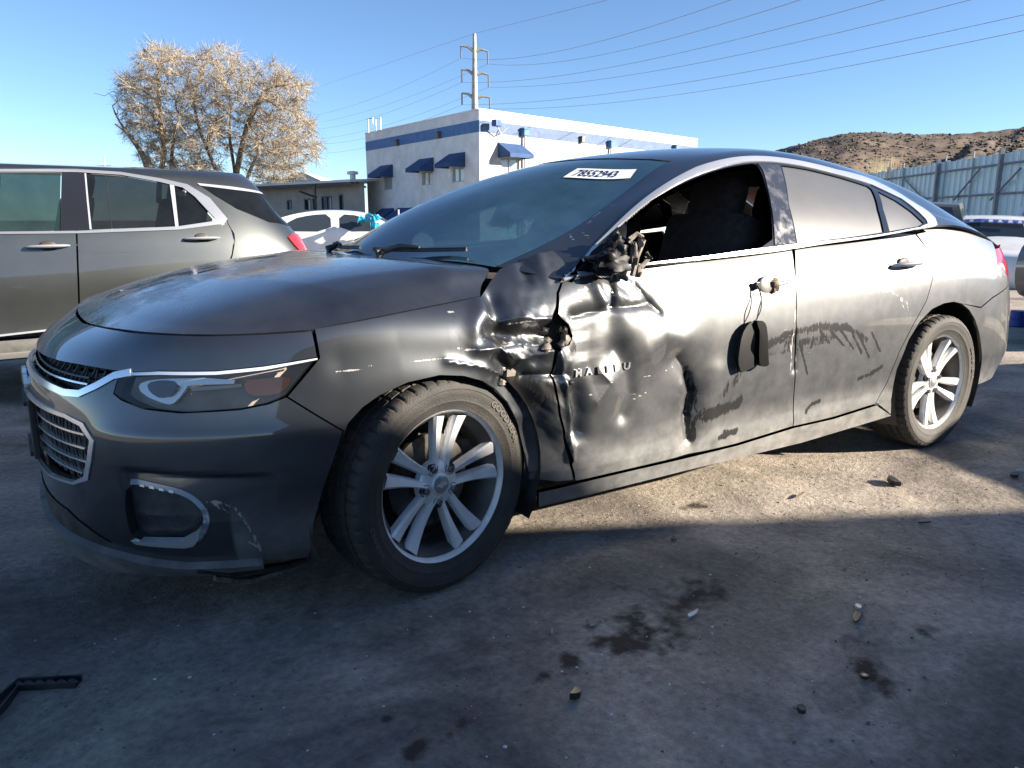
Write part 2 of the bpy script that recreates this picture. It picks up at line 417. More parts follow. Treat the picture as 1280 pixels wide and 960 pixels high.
def crease(s, z):
    """shoulder line through the door handles and the pressing above the sill"""
    zc = .925-.012*(s-2.4)-.03*np.clip(s-3.6, 0, 9)**2
    w = 1/(1+np.exp(-(s-1.95)/.12))*1/(1+np.exp((s-4.75)/.25))
    d = z-zc; r = .012; up = .5*(d+np.sqrt(d*d+r*r))
    a = .13*up-.10*np.exp(-((d-.06)/.05)**2)*0
    zl = .345+.02*(s-2.0)*.3; wl = 1/(1+np.exp(-(s-1.95)/.06))*1/(1+np.exp((s-4.2)/.15))
    dl = zl-z; lo_ = .5*(dl+np.sqrt(dl*dl+.008**2)); b = -.30*np.minimum(lo_, .045)
    # front bumper: sharp shoulder line, with a scoop below it round the fog lamp pocket
    sa = np.abs(s); wb = 1/(1+np.exp(-(sa-.66)/.035))*1/(1+np.exp((sa-1.30)/.05))
    zb = .487-.055*(sa-.74); t_ = (zb-z)/.135; edge = 1/(1+np.exp(-(zb-z)/.0022))
    sc = .034*edge*np.clip(1-t_, 0, 1)**.8*np.clip((1.125-sa)/.25, 0, 1)**.7/(1+np.exp(-(sa-.735)/.008))
    ridge = -.010*np.exp(-np.abs(z-(.585))/.035)*wb
    up_ = z-.585; sh = .30*.5*(up_+np.sqrt(up_*up_+.006**2))*np.exp(-np.clip(up_, 0, 1)/.10)*wb
    return a*w*1.0+b*wl*.5+sc+sh-.006*wb
def fnA(uv):
    uv = np.asarray(uv, float); s, z = uv[:, 0], uv[:, 1]
    W = _osp.W(s); xy = W@_pts; W2 = _osp.W(s+1e-3); t = (W2@_pts-xy); t /= np.linalg.norm(t, axis=1)[:, None]
    ins = np.einsum('ni,ij,nj->n', _isp.W(np.abs(s)), _IV, _zsp.W(z))+crease(s, z)
    nx, ny = t[:, 1], -t[:, 0]         # inward/outward normal of the outline
    sg = np.sign(nx*0+ny*(-1)*0+1)
    out = np.stack([nx, ny], 1)        # travelling nose -> side -> tail with the outside on the right hand
    return np.stack([xy[:, 0]-out[:, 0]*ins, xy[:, 1]-out[:, 1]*ins, z], 1)
SA = Surf(fnA, (-.9, SMAX), (.15, 1.12), 260, 90)
# greenhouse, roof and deck: columns run from nose to tail, rows from the belt to the centre line
GC = [  # belt, glass middle is derived, rail, inner edge, quarter, centre
 [(.40, -.868, .930), (.440, -.852, .950), (.306, -.74, .985), (.16, -.36, 1.0), (.09, 0, 1.005)],
 [(.63, -.872, .963), (.634, -.81, 1.036), (.575, -.69, 1.068), (.37, -.35, 1.11), (.28, 0, 1.117)],
 [(.86, -.874, .982), (.862, -.75, 1.162), (.780, -.65, 1.150), (.59, -.34, 1.205), (.49, 0, 1.214)],
 [(1.10, -.876, .993), (1.103, -.70, 1.272), (1.02, -.605, 1.262), (.86, -.33, 1.303), (.77, 0, 1.309)],
 [(1.35, -.877, 1.005), (1.357, -.66, 1.351), (1.27, -.555, 1.366), (1.15, -.31, 1.385), (1.09, 0, 1.392)],
 [(1.57, -.878, 1.018), (1.571, -.635, 1.392), (1.55, -.54, 1.418), (1.52, -.30, 1.441), (1.50, 0, 1.450)],
 [(1.84, -.878, 1.040), (1.838, -.625, 1.401), (1.84, -.535, 1.434), (1.84, -.30, 1.459), (1.84, 0, 1.468)],
 [(2.17, -.875, 1.062), (2.174, -.63, 1.373), (2.18, -.535, 1.414), (2.20, -.30, 1.445), (2.22, 0, 1.455)],
 [(2.46, -.870, 1.088), (2.463, -.65, 1.320), (2.48, -.55, 1.370), (2.52, -.30, 1.403), (2.55, 0, 1.414)],
 [(2.69, -.864, 1.105), (2.695, -.68, 1.249), (2.73, -.58, 1.316), (2.85, -.30, 1.333), (2.90, 0, 1.342)],
 [(2.86, -.856, 1.108), (2.86, -.745, 1.170), (2.96, -.63, 1.243), (3.12, -.30, 1.24), (3.18, 0, 1.245)],
 [(3.10, -.838, 1.080), (3.12, -.78, 1.110), (3.22, -.68, 1.140), (3.38, -.35, 1.14), (3.42, 0, 1.14)],
 [(3.36, -.800, 1.025), (3.38, -.77, 1.038), (3.43, -.70, 1.058), (3.55, -.35, 1.09), (3.60, 0, 1.10)],
 [(3.56, -.755, .985), (3.58, -.73, .993), (3.62, -.66, 1.01), (3.76, -.35, 1.05), (3.80, 0, 1.06)]]
_g = []
for c in GC:
    b, r = np.array(c[0]), np.array(c[1]); m = (b+r)/2+np.array([0, -.028, .010])*min(1, abs(r[2]-b[2])/.25)
    row = [b, m, r]+[np.array(q) for q in c[2:]]
    row += [row[4]*[1, -1, 1], row[3]*[1, -1, 1], row[2]*[1, -1, 1]]
    _g.append(row)
_GV = np.array(_g)                              # columns x 9 rows x 3
_gu = NSpl(range(len(GC))); _gv = NSpl([0, 1, 2, 2.6, 4.2, 6, 7.8, 9.4, 10])
def fnG(uv):
    uv = np.asarray(uv, float)
    return np.einsum('ni,ijc,nj->nc', _gu.W(uv[:, 0]), _GV, _gv.W(uv[:, 1]))
SG = Surf(fnG, (0, len(GC)-1), (0, 6), 200, 90)
for S_ in (SA, SG):                              # make normals point outwards
    mid = np.array([[sum(S_.ur)/2, (S_.vr[0]+S_.vr[1])/2]]); n = S_.normal(mid)[0]
    S_.sgn = -1 if (n[1] > 0) else 1
    S_.nrm = S_.normal(S_.g); S_.face = np.einsum('ij,ij->i', S_.nrm, CAM-S_.P) > -0.02
TA = SA.trace; TG = SG.trace
def cat(*a): return np.concatenate([np.atleast_2d(np.array(x, float)) for x in a])

CAR = empty('sedan', (1.4, 0, 0)); CAR['_'] = 0; del CAR['_']
tag(CAR, 'damaged dark grey sedan with crumpled front door and fender, parked on the dirt in front', 'car')
CARP = CAR
def unshift(o): return o
hood_edge = [(108, 402), (150, 411), (200, 416), (260, 418), (330, 416), (390, 412)]
hood_side = [(390, 412), (450, 400), (500, 390), (550, 380), (600, 370)]
HF = TA(hood_edge); HS = TA(hood_side)
print('hood front', HF.round(3).tolist(), SA(HF).round(3).tolist()); print('hood side', SA(HS).round(3).tolist())
# ------------------------------------------------------------------ sedan panels
ARCHF = [(385, 697), (392, 655), (404, 612), (420, 567), (436, 530), (454, 510), (475, 495), (510, 479), (550, 470), (580, 471), (606, 478), (628, 490), (645, 508), (660, 540), (668, 575), (671, 612)]
ARCHR = [(1113, 520), (1114, 500), (1121, 462), (1136, 425), (1150, 402), (1165, 386.5), (1180, 379.5), (1192, 377.5), (1203, 380), (1212, 388), (1219, 400), (1224, 416), (1227, 437), (1226, 460), (1219, 482)]
def L2(pts): return [tuple(p) for p in pts]
# hood: patch between the shut line, the cowl and the centre line
_E = SA(HS); _F = SA(cat([[0, .822]], HF))
_R = np.array([_E[-1], (.215, -.785, .940), (.270, -.735, .975), (.262, -.64, .990), (.235, -.48, .999), (.175, -.25, 1.005), (.13, 0, 1.007)])
_C = np.array([_F[0], (-.77, 0, .862), (-.63, 0, .911), (-.465, 0, .951), (-.27, 0, .982), (-.09, 0, .998), (.13, 0, 1.007)])
def patch(Ec, Fc, Rc, Cc, crown):
    eE, eF, eR, eC = curve(Ec), curve(Fc), curve(Rc), curve(Cc)
    def f(uv):
        uv = np.asarray(uv, float); a = uv[:, 0]; b = uv[:, 1]; A = a[:, None]; B_ = b[:, None]
        # b: 0 edge .. 1 centre ; F, R run from centre to edge for F
        Fb = eF(1-b); Rb = eR(b)
        P = (1-B_)*eE(a)+B_*eC(a)+(1-A)*Fb+A*Rb-((1-A)*(1-B_)*Ec[0]+(1-A)*B_*Fc[0]+A*(1-B_)*Ec[-1]+A*B_*Cc[-1])
        P = P.copy(); P[:, 2] += crown(a, b); return P
    return f
def hood_crown(a, b):
    aa = np.clip(a, 0, 1); bb = np.clip(b, 0, 1)
    sh = np.sin(np.pi*np.clip(aa, 0, 1))**.8
    bc = np.interp(aa, [0, .22, .34, .46, .57, .68, .78, 1], [.36, .353, .349, .336, .306, .263, .23, .22])
    d = bb-bc; ridge = .5*(bc-0)*0
    up = np.where(bb < bc, bb/bc, 1.0); w = .05
    sm = .5*(bb/bc+1-np.sqrt((bb/bc-1)**2+w*w))
    return (.034*(sm-bb)+.004*np.sin(np.pi*bb))*np.clip(np.minimum((aa-.06)/.35, (1-aa)/.18), 0, 1)
fnHood = patch(_E, _F, _R, _C, hood_crown)
SH = Surf(fnHood, (0, 1), (0, 1), 80, 60)
n_ = SH.normal(np.array([[.5, .5]]))[0]; SH.sgn = 1 if n_[2] > 0 else -1
SH.nrm = SH.normal(SH.g); SH.face = np.ones(len(SH.g), bool)
def wholepanel(name, surf, loops, step, mat_, parent, **k): return panel(name, surf, loops, step, mat_, parent, **k)
def join_mirror(objs, name):
    """near and far halves of one sheet become one mesh"""
    V = []; F = []; Nn = []
    me0 = objs[0].data; COL = []; has = any('wear' in o.data.color_attributes for o in objs)
    for o in objs:
        me = o.data; b = len(V); ca = me.color_attributes.get('wear')
        if has:
            arr = np.zeros(len(me.vertices)*4, np.float32)
            if ca: ca.data.foreach_get('color', arr)
            COL.append(arr)
        V += [tuple(v.co) for v in me.vertices]; F += [tuple(b+i for i in p.vertices) for p in me.polygons]
        nn = [None]*len(me.vertices)
        for l, c in zip(me.loops, me.corner_normals): nn[l.vertex_index] = tuple(c.vector)
        Nn += [q or (0, 0, 1) for q in nn]
    me = bpy.data.meshes.new(name); me.from_pydata(V, [], F); me.materials.append(me0.materials[0])
    me.polygons.foreach_set('use_smooth', np.ones(len(F), bool)); me.update(); me.normals_split_custom_set_from_vertices(Nn)
    if has:
        ca = me.color_attributes.new('wear', 'FLOAT_COLOR', 'POINT'); ca.data.foreach_set('color', np.concatenate(COL))
    p = objs[0].parent
    for o in objs: d = o.data; bpy.data.objects.remove(o); bpy.data.meshes.remove(d)
    return link(bpy.data.objects.new(name, me), p)
def sym(name, surf, loops, step, mat_, parent, **k):
    before = set(scene.objects); panel(name, surf, loops, step, mat_, parent, both=True, **k)
    new = [o for o in scene.objects if o not in before]
    return join_mirror(new, name)

HPAINT = paint_mat('hood_paint_frosty', (.042, .048, .057), (.27, .27, .275), wear=False, dustlo=.42, film=(.05, .24))
_b = B(HPAINT); _mp = coords(HPAINT); _v = N(HPAINT, 'ShaderNodeTexVoronoi', i_Scale=150.0); Lk(HPAINT, _mp, 0, _v, 'Vector')
_n = N(HPAINT, 'ShaderNodeTexNoise', i_Scale=7.0, i_Detail=6.0, i_Roughness=.7); Lk(HPAINT, _mp, 0, _n, 'Vector')
_m = N(HPAINT, 'ShaderNodeMapRange', i_1=.42, i_2=.62, i_3=0.0, i_4=.5); Lk(HPAINT, _n, 'Fac', _m, 0)
_u = N(HPAINT, 'ShaderNodeBump', i_Distance=.0012); Lk(HPAINT, _m, 0, _u, 'Strength'); Lk(HPAINT, _v, 'Distance', _u, 'Height')
HPAINT.node_tree.links.new(_u.outputs[0], _b.inputs['Coat Normal'])
hood = sym('hood', SH, [[(0, .0), (0, 1), (1, 1), (1, 0)]], .028, HPAINT, CAR, hem=.012)

# wear and painted light on the side: dark rubs and dent shade, bare scrapes, dirt and door sunlight (R, G, B), laid out along traced marks
MARKS = []
def mark(ch, pts, w, k=1.0): MARKS.append((ch, TA(pts), w, k))
def segdist(q, P):
    d = np.full(len(q), 1e9)
    for a, b in zip(P[:-1], P[1:]):
        ab = b-a; t = np.clip(((q-a)@ab)/(ab@ab+1e-12), 0, 1); d = np.minimum(d, np.linalg.norm(q-(a+t[:, None]*ab), axis=1))
    return d
def wear_lightA(uv):
    out = np.zeros((len(uv), 3))
    for ch, P, w, k in MARKS:
        out[:, ch] = np.maximum(out[:, ch], k*.62*np.exp(-(segdist(uv, P)/w)**2))
    sA_, zA_ = uv[:, 0], uv[:, 1]; door = 1/(1+np.exp(-(sA_-2.15)/.12))
    out[:, 2] = np.clip(.30*door+np.clip((.42-zA_)/.25, 0, .55)*(sA_ > 1.0), 0, 1)  # door term is dust that also paints in sunlit brightness; low term is dirt
    return out
FOLDS = []
def fold(pts, w, h, sharp=False, side=0): FOLDS.append((TA(pts), w, h, sharp, side))
def disp(uv):
    D = np.zeros(len(uv))
    for P, w, h, sharp, side in FOLDS:
        lo = P.min(0)-3.2*w; hi = P.max(0)+3.2*w
        m = ((uv > lo) & (uv < hi)).all(1)
        if not m.any(): continue
        d = segdist(uv[m], P)/w
        D[m] += h*(np.exp(-d*2.0)*(1+d*.8) if sharp else np.exp(-d*d))
    # fine crumpling where the metal was crushed
    M = np.zeros(len(uv))
    for (cx, cz, rx, rz, a) in CRUSH: M = np.maximum(M, a*np.exp(-(((uv[:, 0]-cx)/rx)**2+((uv[:, 1]-cz)/rz)**2)))
    k = np.nonzero(M > .03)[0]
    if len(k):
        x, z = uv[k, 0], uv[k, 1]; t = np.zeros(len(k))
        for (ang, f, ph, wt) in ((.3, 7.0, .3, 1), (1.25, 9.5, 1.1, .8), (2.2, 12.0, 2.0, .6), (-.5, 17.0, .7, .4), (.9, 23.0, .2, .25)):
            wv = x*math.cos(ang)+z*math.sin(ang)+.05*np.sin(13*x*math.sin(ang)+9*z+ph); q = (wv*f+ph) % 1.0; t += wt*(np.abs(q-.5)*2-.5)/f*7
        D[k] += M[k]*t*.011
    return D
def Z3(*p): return [(560+x*.34375, 300+y*.34375) for x, y in p]
def Z4(*p): return [(900+x/2.4, 180+y/2.4) for x, y in p]
CRUSH = []
def crush(zx, zy, rx, rz, a): c = TA(Z3((zx, zy)))[0]; CRUSH.append((c[0], c[1], rx, rz, a))
# front door
fold(Z3((850, 430), (895, 500), (905, 560), (880, 640), (885, 730)), .055, -.030, True)
fold(Z3((890, 500), (900, 560), (885, 640)), .016, -.018, True)
fold(Z3((790, 480), (810, 560)), .13, -.012)
fold(Z3((735, 400), (790, 345), (850, 370)), .055, .014)
fold(Z3((630, 400), (655, 480), (665, 560), (640, 630)), .038, -.016)
fold(Z3((600, 300), (610, 400)), .05, -.014)
fold(Z3((560, 480), (590, 520), (540, 590)), .022, .008, True)
fold(Z3((470, 560), (480, 640), (470, 700)), .035, -.030)
fold(Z3((405, 400), (425, 500), (445, 620), (455, 800)), .012, .016)
fold(Z3((500, 330), (520, 420)), .10, -.014)
fold(Z3((460, 275), (600, 250), (740, 230)), .022, -.016, True)
fold(Z3((600, 130), (608, 200), (612, 240)), .016, -.026, True)
fold(Z3((540, 170), (570, 230)), .022, .012)
fold(Z3((690, 150), (735, 215), (780, 262)), .014, -.012, True)
fold(Z3((700, 160), (860, 190)), .10, -.016)
fold(Z3((650, 300), (700, 300)), .09, .010)
fold(Z3((1000, 210), (960, 420)), .10, -.008)
fold(Z3((980, 480), (940, 640)), .05, .008)
# along the joint of the doors
fold(Z3((1262, 360), (1258, 470)), .018, -.007)
# fender
fold(Z3((205, 335), (300, 345), (400, 345)), .036, -.040)
fold(Z3((205, 290), (300, 286), (395, 290)), .014, .012, True)
fold(Z3((165, 220), (190, 290), (150, 335)), .030, -.020)
fold(Z3((130, 230), (110, 320)), .030, .008)
fold(Z3((110, 400), (200, 395), (260, 440), (390, 400)), .018, .014, True)
fold(Z3((190, 430), (240, 460)), .022, -.018)
fold(Z3((300, 430), (330, 440)), .028, -.014)
fold(Z3((240, 520), (290, 640), (310, 780), (330, 900)), .085, -.055)
fold(Z3((300, 500), (430, 490)), .020, -.022, True)
fold(Z3((330, 700), (440, 820)), .05, -.010)
fold(Z3((270, 80), (285, 140)), .018, -.010)
fold(Z3((330, 60), (350, 130)), .022, .008)
fold([(560, 452), (600, 458), (640, 470)], .016, .008, True)
fold([(430, 455), (500, 440), (580, 445)], .05, -.006)
crush(300, 350, .15, .12, 1.0); crush(500, 420, .10, .14, .45); crush(430, 500, .06, .20, .7); crush(640, 200, .12, .06, .9); crush(880, 600, .05, .12, .5); crush(330, 110, .10, .05, .5); crush(380, 650, .12, .20, .7)
# rub marks: dark rubber and painted dent shade, bare scratches
mark(0, Z3((880, 480), (915, 560), (890, 640), (900, 720)), .045, 1.02); mark(0, Z3((930, 640), (1000, 615), (1060, 590)), .050, 1.12); mark(0, Z3((1000, 560), (1050, 500), (1080, 450)), .05, .92); mark(0, Z3((1090, 470), (1040, 560)), .05, .72); mark(0, Z3((1000, 700), (1050, 690)), .025, .9)
mark(0, Z3((825, 620), (850, 700)), .03, .74); mark(0, Z3((1130, 400), (1200, 350), (1279, 320)), .016, .85); mark(0, Z3((240, 500), (330, 600)), .06, 1.1); mark(0, Z3((205, 310), (290, 330), (390, 325)), .034, 1.12); mark(0, Z3((290, 520), (400, 560)), .06, 1.0); mark(0, Z3((420, 330), (460, 390)), .035, 1.1); mark(0, Z3((440, 560), (470, 640)), .03, 1.05); mark(0, Z3((480, 700), (460, 850)), .02, .7)  # strokes in fender hollow, torn gap and door edge paint their shade
mark(0, Z4((120, 615), (220, 565), (300, 548), (380, 550)), .034, 1.08); mark(0, Z4((380, 550), (440, 585)), .030, 1.05); mark(0, Z4((200, 600), (340, 580)), .04, .98); mark(0, Z4((150, 630), (250, 615), (330, 590)), .020, .9)
for a, b in (((240, 600), (262, 690)), ((330, 560), (372, 605)), ((360, 555), (400, 615)), ((390, 555), (425, 628)), ((410, 560), (447, 640)), ((455, 565), (480, 622)), ((300, 560), (330, 600))): mark(0, Z4(a, b), .012, 1.2)
mark(0, Z4((415, 705), (450, 690), (485, 668)), .020, 1.15); mark(0, Z4((440, 715), (458, 712)), .006, 1.1); mark(0, Z4((258, 805), (275, 780), (300, 770)), .020, 1.15); mark(0, Z4((0, 800), (50, 785)), .03, 1.15); mark(0, Z4((0, 880), (45, 862)), .024, 1.15)
mark(0, Z4((0, 640), (40, 640)), .012, .7)
mark(1, Z4((226, 470), (220, 590), (212, 680)), .0065, 1.05); mark(1, Z4((228, 620), (232, 690)), .005, 1.0); mark(1, Z4((505, 435), (560, 475), (575, 545)), .013, .86); mark(1, Z4((460, 440), (580, 450)), .005, .85); mark(1, Z4((540, 460), (560, 520)), .008, .9)
mark(1, Z4((540, 510), (600, 512)), .003, .95); mark(1, Z4((640, 640), (760, 560)), .004, .8)
mark(1, Z3((930, 268), (990, 262)), .003, 1.0); mark(1, Z3((735, 230), (780, 262)), .008, 1.0); mark(1, Z3((1245, 380), (1262, 480)), .008, .95)
mark(1, [(420, 466), (465, 458)], .006, 1.0); mark(1, [(500, 452), (560, 448), (600, 446)], .005, .95); mark(1, Z3((0, 265), (20, 263)), .005, 1.1); mark(1, Z3((40, 395), (110, 400)), .006, 1.0); mark(1, Z3((200, 300), (350, 292)), .006, .95); mark(1, Z3((210, 372), (380, 385)), .008, .9)
mark(1, [(436, 532), (440, 537)], .01, 1.0); mark(1, [(381, 553), (384, 549)], .004, 1.1)
for pts in ([(256, 626), (276, 628), (296, 638)], [(290, 632), (306, 650), (320, 674), (326, 690)], [(310, 676), (322, 684)], [(270, 632), (285, 640)]): mark(1, pts, .009, 1.0)
for pts in ([(405, 690), (420, 700)],): mark(1, pts, .006, .9)
exec_damage = True

_r = random.Random(77)
for k in range(46):
    zx, zy = _r.uniform(20, 860), _r.uniform(130, 600)
    if zy > 480 and zx < 430: continue
    L_, an = _r.uniform(15, 75), _r.gauss(.10, .35); mark(1 if k % 4 else 0, Z3((zx, zy), (zx+L_*math.cos(an), zy-L_*math.sin(an))), .0042, _r.uniform(.85, 1.08))
for k in range(14):
    zx, zy = _r.uniform(130, 520), _r.uniform(430, 720); an = _r.gauss(.1, .2); L_ = _r.uniform(30, 90); mark(1, Z4((zx, zy), (zx+L_*math.cos(an), zy-L_*math.sin(an))), .0045, _r.uniform(.72, .86))
# openings in the nose (traced on the body surface)
HLT = [(150, 466), (200, 464), (270, 464), (330, 458), (397, 447)]
HLB = [(358, 496), (335, 505), (300, 512), (225, 516), (180, 511), (152, 500), (142, 492)]
FOG = [(160, 599), (205, 607), (244, 622), (259, 636), (257, 656), (246, 678), (228, 682), (168, 676), (158, 650)]
UG = np.array([(0, .690), (.30, .683), (.50, .676), (.575, .684), (.63, .708), (.70, .742), (.60, .744), (.50, .744), (.25, .736), (0, .730)])
LG = np.array([(0, .392), (.30, .396), (.50, .418), (.570, .447), (.600, .500), (.618, .556), (.575, .590), (.50, .602), (.30, .604), (0, .604)])
tFOG = smoothpoly(TA(FOG), 1); tHLT = TA(HLT); tHLB = TA(HLB)
AF = TA(ARCHF); AR = TA(ARCHR)
def shrink(P, d=.003, keep0=True):
    P = np.array(P, float); n = len(P)
    ar = .5*sum(P[i, 0]*P[(i+1) % n, 1]-P[(i+1) % n, 0]*P[i, 1] for i in range(n)); sg = 1 if ar > 0 else -1
    Q = P.copy()
    for i in range(n):
        a = P[i]-P[i-1]; b = P[(i+1) % n]-P[i]
        a = a/(np.linalg.norm(a)+1e-9); b = b/(np.linalg.norm(b)+1e-9)
        t = a+b
        if np.linalg.norm(t) < .3: continue
        t /= np.linalg.norm(t); nn = np.array([-t[1], t[0]])*sg
        Q[i] = P[i]+nn*d/max(.5, abs(np.dot(nn, np.array([-a[1], a[0]])*sg)))
        if keep0 and abs(P[i, 0]) < 1e-6: Q[i, 0] = 0; Q[i, 1] = P[i, 1]+nn[1]*d
    return Q
arch_front_part = AF[:5][::-1]                       # from the bumper seam down to the sill of the bumper
seam = TA([(358, 496), (395, 519), (429, 539)])
bottom = np.array([(1.07, .180), (.83, .165), (.62, .172), (.45, .160), (.30, .165), (0, .175)])
bumper = cat([[0, .819]], HF-[0, .003], tHLT[::-1], TA([(146, 478)]), tHLB[::-1], seam[1:], AF[:4][::-1], bottom, LG, UG)
front_bumper = sym('front_bumper', SA, [shrink(bumper, .0018), tFOG], .0105, PAINT, CAR, hem=.03, attr=wear_lightA)

# fender, doors, quarter: near side is buckled, far side is straight
beltA = [(703, 351), (750, 341), (800, 334.5), (850, 328.5), (900, 322.5), (940, 316.5), (985, 311.5), (1046, 305.5), (1126, 296), (1158, 289)]
DOORF_FRONT = [(702, 354), (698, 366), (698, 392), (703, 398), (713, 406), (718, 420), (714, 430), (703, 434), (695, 440), (694, 470), (701, 515), (711, 560), (719, 601)]
FEND_REAR = [(697, 366), (696, 384), (693, 392), (689, 404), (684, 410), (690, 418), (693, 432), (693, 470), (700, 515), (710, 560), (718, 601)]
BSEAM = [(991, 314), (994, 350), (995, 400), (994, 470), (991, 533)]
CSEAM = [(1146, 293), (1160, 312), (1165, 330), (1166, 347), (1158, 376), (1142, 405), (1125, 438), (1108, 480), (1094, 505)]
fender_poly = cat(TA([(392, 410)]), HS[1:], TA([(611, 352), (623, 336), (655, 322), (691, 312), (704, 324), (710, 336), (703, 350)]), TA(FEND_REAR), TA([(700, 607), (672, 613)]), AF[3:][::-1], seam[::-1], TA([(399, 447)]))
doorf_poly = cat(TA(beltA[:7]), TA([(990, 311)]), TA(BSEAM[1:]), TA([(920, 555), (850, 572), (780, 588), (720, 602)]), TA(DOORF_FRONT[::-1]))
doorr_poly = cat(TA([(993, 310.5)]), TA([(1046, 305), (1126, 295.5), (1144, 292.5)]), TA(CSEAM[1:]), TA([(1040, 522), (993, 533)]), TA(BSEAM[::-1])[:-1])
tail_top = np.array([(4.44, 1.108), (4.70, 1.078), (4.88, 1.047), (5.0, 1.022)])
s_tl = TA([(1244, 311), (1247, 330), (1262, 352)])
quarter_poly = cat(TA([(1147, 292), (1158, 290)]), [[4.2, 1.118], [4.45, 1.119]], tail_top[1:]+[0, .014], [[s_tl[0][0], 1.012]], s_tl[:], TA([(1240, 372), (1226, 384)]), AR[:9][::-1], TA([(1113, 518), (1096, 504)]), TA(CSEAM[::-1]))
rearb_poly = cat(AR[8:9], TA([(1226, 385), (1240, 373)]), s_tl[2:], [[5.9, .80], [SMAX, .80], [SMAX, .22], [5.6, .24], [5.2, .27]], AR[9:][::-1])
rocker_poly = cat(TA([(672, 614), (700, 608), (720, 603), (780, 589), (850, 573), (920, 556), (991, 534), (1040, 523), (1094, 506), (1113, 519)]), TA([(1110, 520), (1000, 553), (850, 589), (672, 633)]))
xs = dict(e=.0025)
STEP = .0085
fender = panel('front_fender', SA, [shrink(fender_poly)], STEP, PAINT, CAR, disp=disp, attr=wear_lightA, both=False)
front_door = panel('front_door', SA, [shrink(doorf_poly)], STEP, PAINT, CAR, disp=disp, attr=wear_lightA, both=False, hem=.02)
rear_door = panel('rear_door', SA, [shrink(doorr_poly)], STEP*1.2, PAINT, CAR, disp=disp, attr=wear_lightA, both=False)
quarter = panel('quarter_panel', SA, [shrink(quarter_poly, .002)], .02, PAINT, CAR, attr=wear_lightA, both=False)
STR = TA([(698, 366), (697, 395), (694, 440), (694, 470), (701, 515), (711, 560), (719, 601)])
ff = cat(TA([(392, 410)]), HS[1:], TA([(611, 352), (623, 336), (655, 322), (691, 312), (704, 324), (710, 336), (703, 350)]), STR, TA([(700, 607), (672, 613)]), AF[3:][::-1], seam[::-1], TA([(399, 447)]))
panel('front_fender', SA, [shrink(ff)], .03, PAINT, CAR, near=False)
fd_ = cat(TA(beltA[:7]), TA([(990, 311)]), TA(BSEAM[1:]), TA([(920, 555), (850, 572), (780, 588), (720, 602)]), STR[::-1], TA([(702, 354)]))
panel('front_door', SA, [shrink(fd_)], .03, PAINT, CAR, near=False)
panel('rear_door', SA, [shrink(doorr_poly)], .03, PAINT, CAR, near=False)
panel('quarter_panel', SA, [shrink(quarter_poly, .002)], .03, PAINT, CAR, near=False)
rear_bumper = sym('rear_bumper', SA, [shrink(rearb_poly, .0015)], .03, PAINT, CAR, attr=wear_lightA)
rocker = panel('sill', SA, [shrink(rocker_poly, .0015)], .014, PAINT, CAR, offset=.006, attr=wear_lightA)
taill = panel('tail_lamp', SA, [shrink(cat(s_tl, [[5.62, .80], [5.62, .99], [5.3, 1.0]]), .002)], .02, mat('red_lens', (.45, .012, .015), .12, 0, .6), CAR, hem=.01)
# dark shells behind the shut lines
panel('inner_shell', SA, [np.array([(1.95, .22), (4.1, .22), (4.1, .93), (1.95, .86)])], .06, BLACKPL, CAR, hem=0, offset=-.06)
panel('bumper_core', SA, [np.array([(0, .2), (1.1, .2), (1.1, .72), (0, .70)])], .05, BLACKPL, CAR, hem=0, offset=-.085)

# greenhouse
CH_OUT = [(706, 347), (740, 310), (787, 265), (830, 232), (870, 210), (905, 200), (930, 196.5), (965, 197), (1000, 202), (1046, 213), (1089, 225), (1126, 244), (1152, 260), (1168, 273), (1171, 282), (1158, 289)]
CH_IN = [(716, 346), (747, 306), (787, 272), (830, 240), (870, 219), (905, 208), (930, 203), (965, 203), (1000, 208), (1046, 219), (1089, 231.5), (1126, 249), (1148, 266), (1157, 275), (1159, 280), (1150, 284)]
tCO = TG(CH_OUT); tCI = TG(CH_IN)
roof_poly = cat([[0, 2.0]], tCO[:-1], [[10.2, 0], [13, 0], [13, 6], [11, 6], [10.95, 3.3], [10.6, 2.95], [8.9, 2.8], [8.72, 3.4], [8.62, 6], [4.0, 6], [4.02, 4.5], [4.08, 3.2], [4.0, 2.7], [2, 2.62], [.6, 2.62], [0, 2.62]])
def gpanel(name, poly, step, m, **k): return panel(name, SG, [np.array(poly)], step, m, CAR, **k)
GM_ = [(TG(q), w, k) for q, w, k in (([(752, 258), (770, 256)], .05, 1.0), ([(735, 280), (748, 266)], .05, 1.05), ([(728, 290), (738, 300)], .04, 1.0), ([(712, 292), (716, 302)], .05, 1.0), ([(680, 318), (700, 312)], .05, .8), ([(762, 252), (740, 262)], .02, 1.0))]
def wearG(uv):
    out = np.zeros((len(uv), 3))
    for P, w, k in GM_: out[:, 1] = np.maximum(out[:, 1], k*.60*np.exp(-(segdist(uv, P)/w)**2))
    return out
roof = sym('roof_shell', SG, [roof_poly], .06, PAINT, CAR, hem=.012, attr=wearG)
ws = sym('windscreen', SG, [np.array([(0, 2.64), (1, 2.64), (2, 2.64), (4.0, 2.72), (4.05, 3.3), (3.97, 4.5), (3.97, 6), (0, 6)])], .14, WSGLASS, CAR, hem=0, offset=-.003)
fr_in = [(.22, 6), (.22, 4.2), (.30, 3.3), (.75, 3.02), (2, 2.92), (3.7, 2.97), (3.80, 3.4), (3.74, 4.6), (3.72, 6)]
frit = sym('windscreen_border', SG, [np.array([(0, 2.64), (2, 2.64), (4.0, 2.72), (4.05, 3.3), (3.97, 4.5), (3.97, 6)]+fr_in[::-1]+[(0, 6)])], .14, GLOSSBLK, CAR, hem=0, offset=-.009)
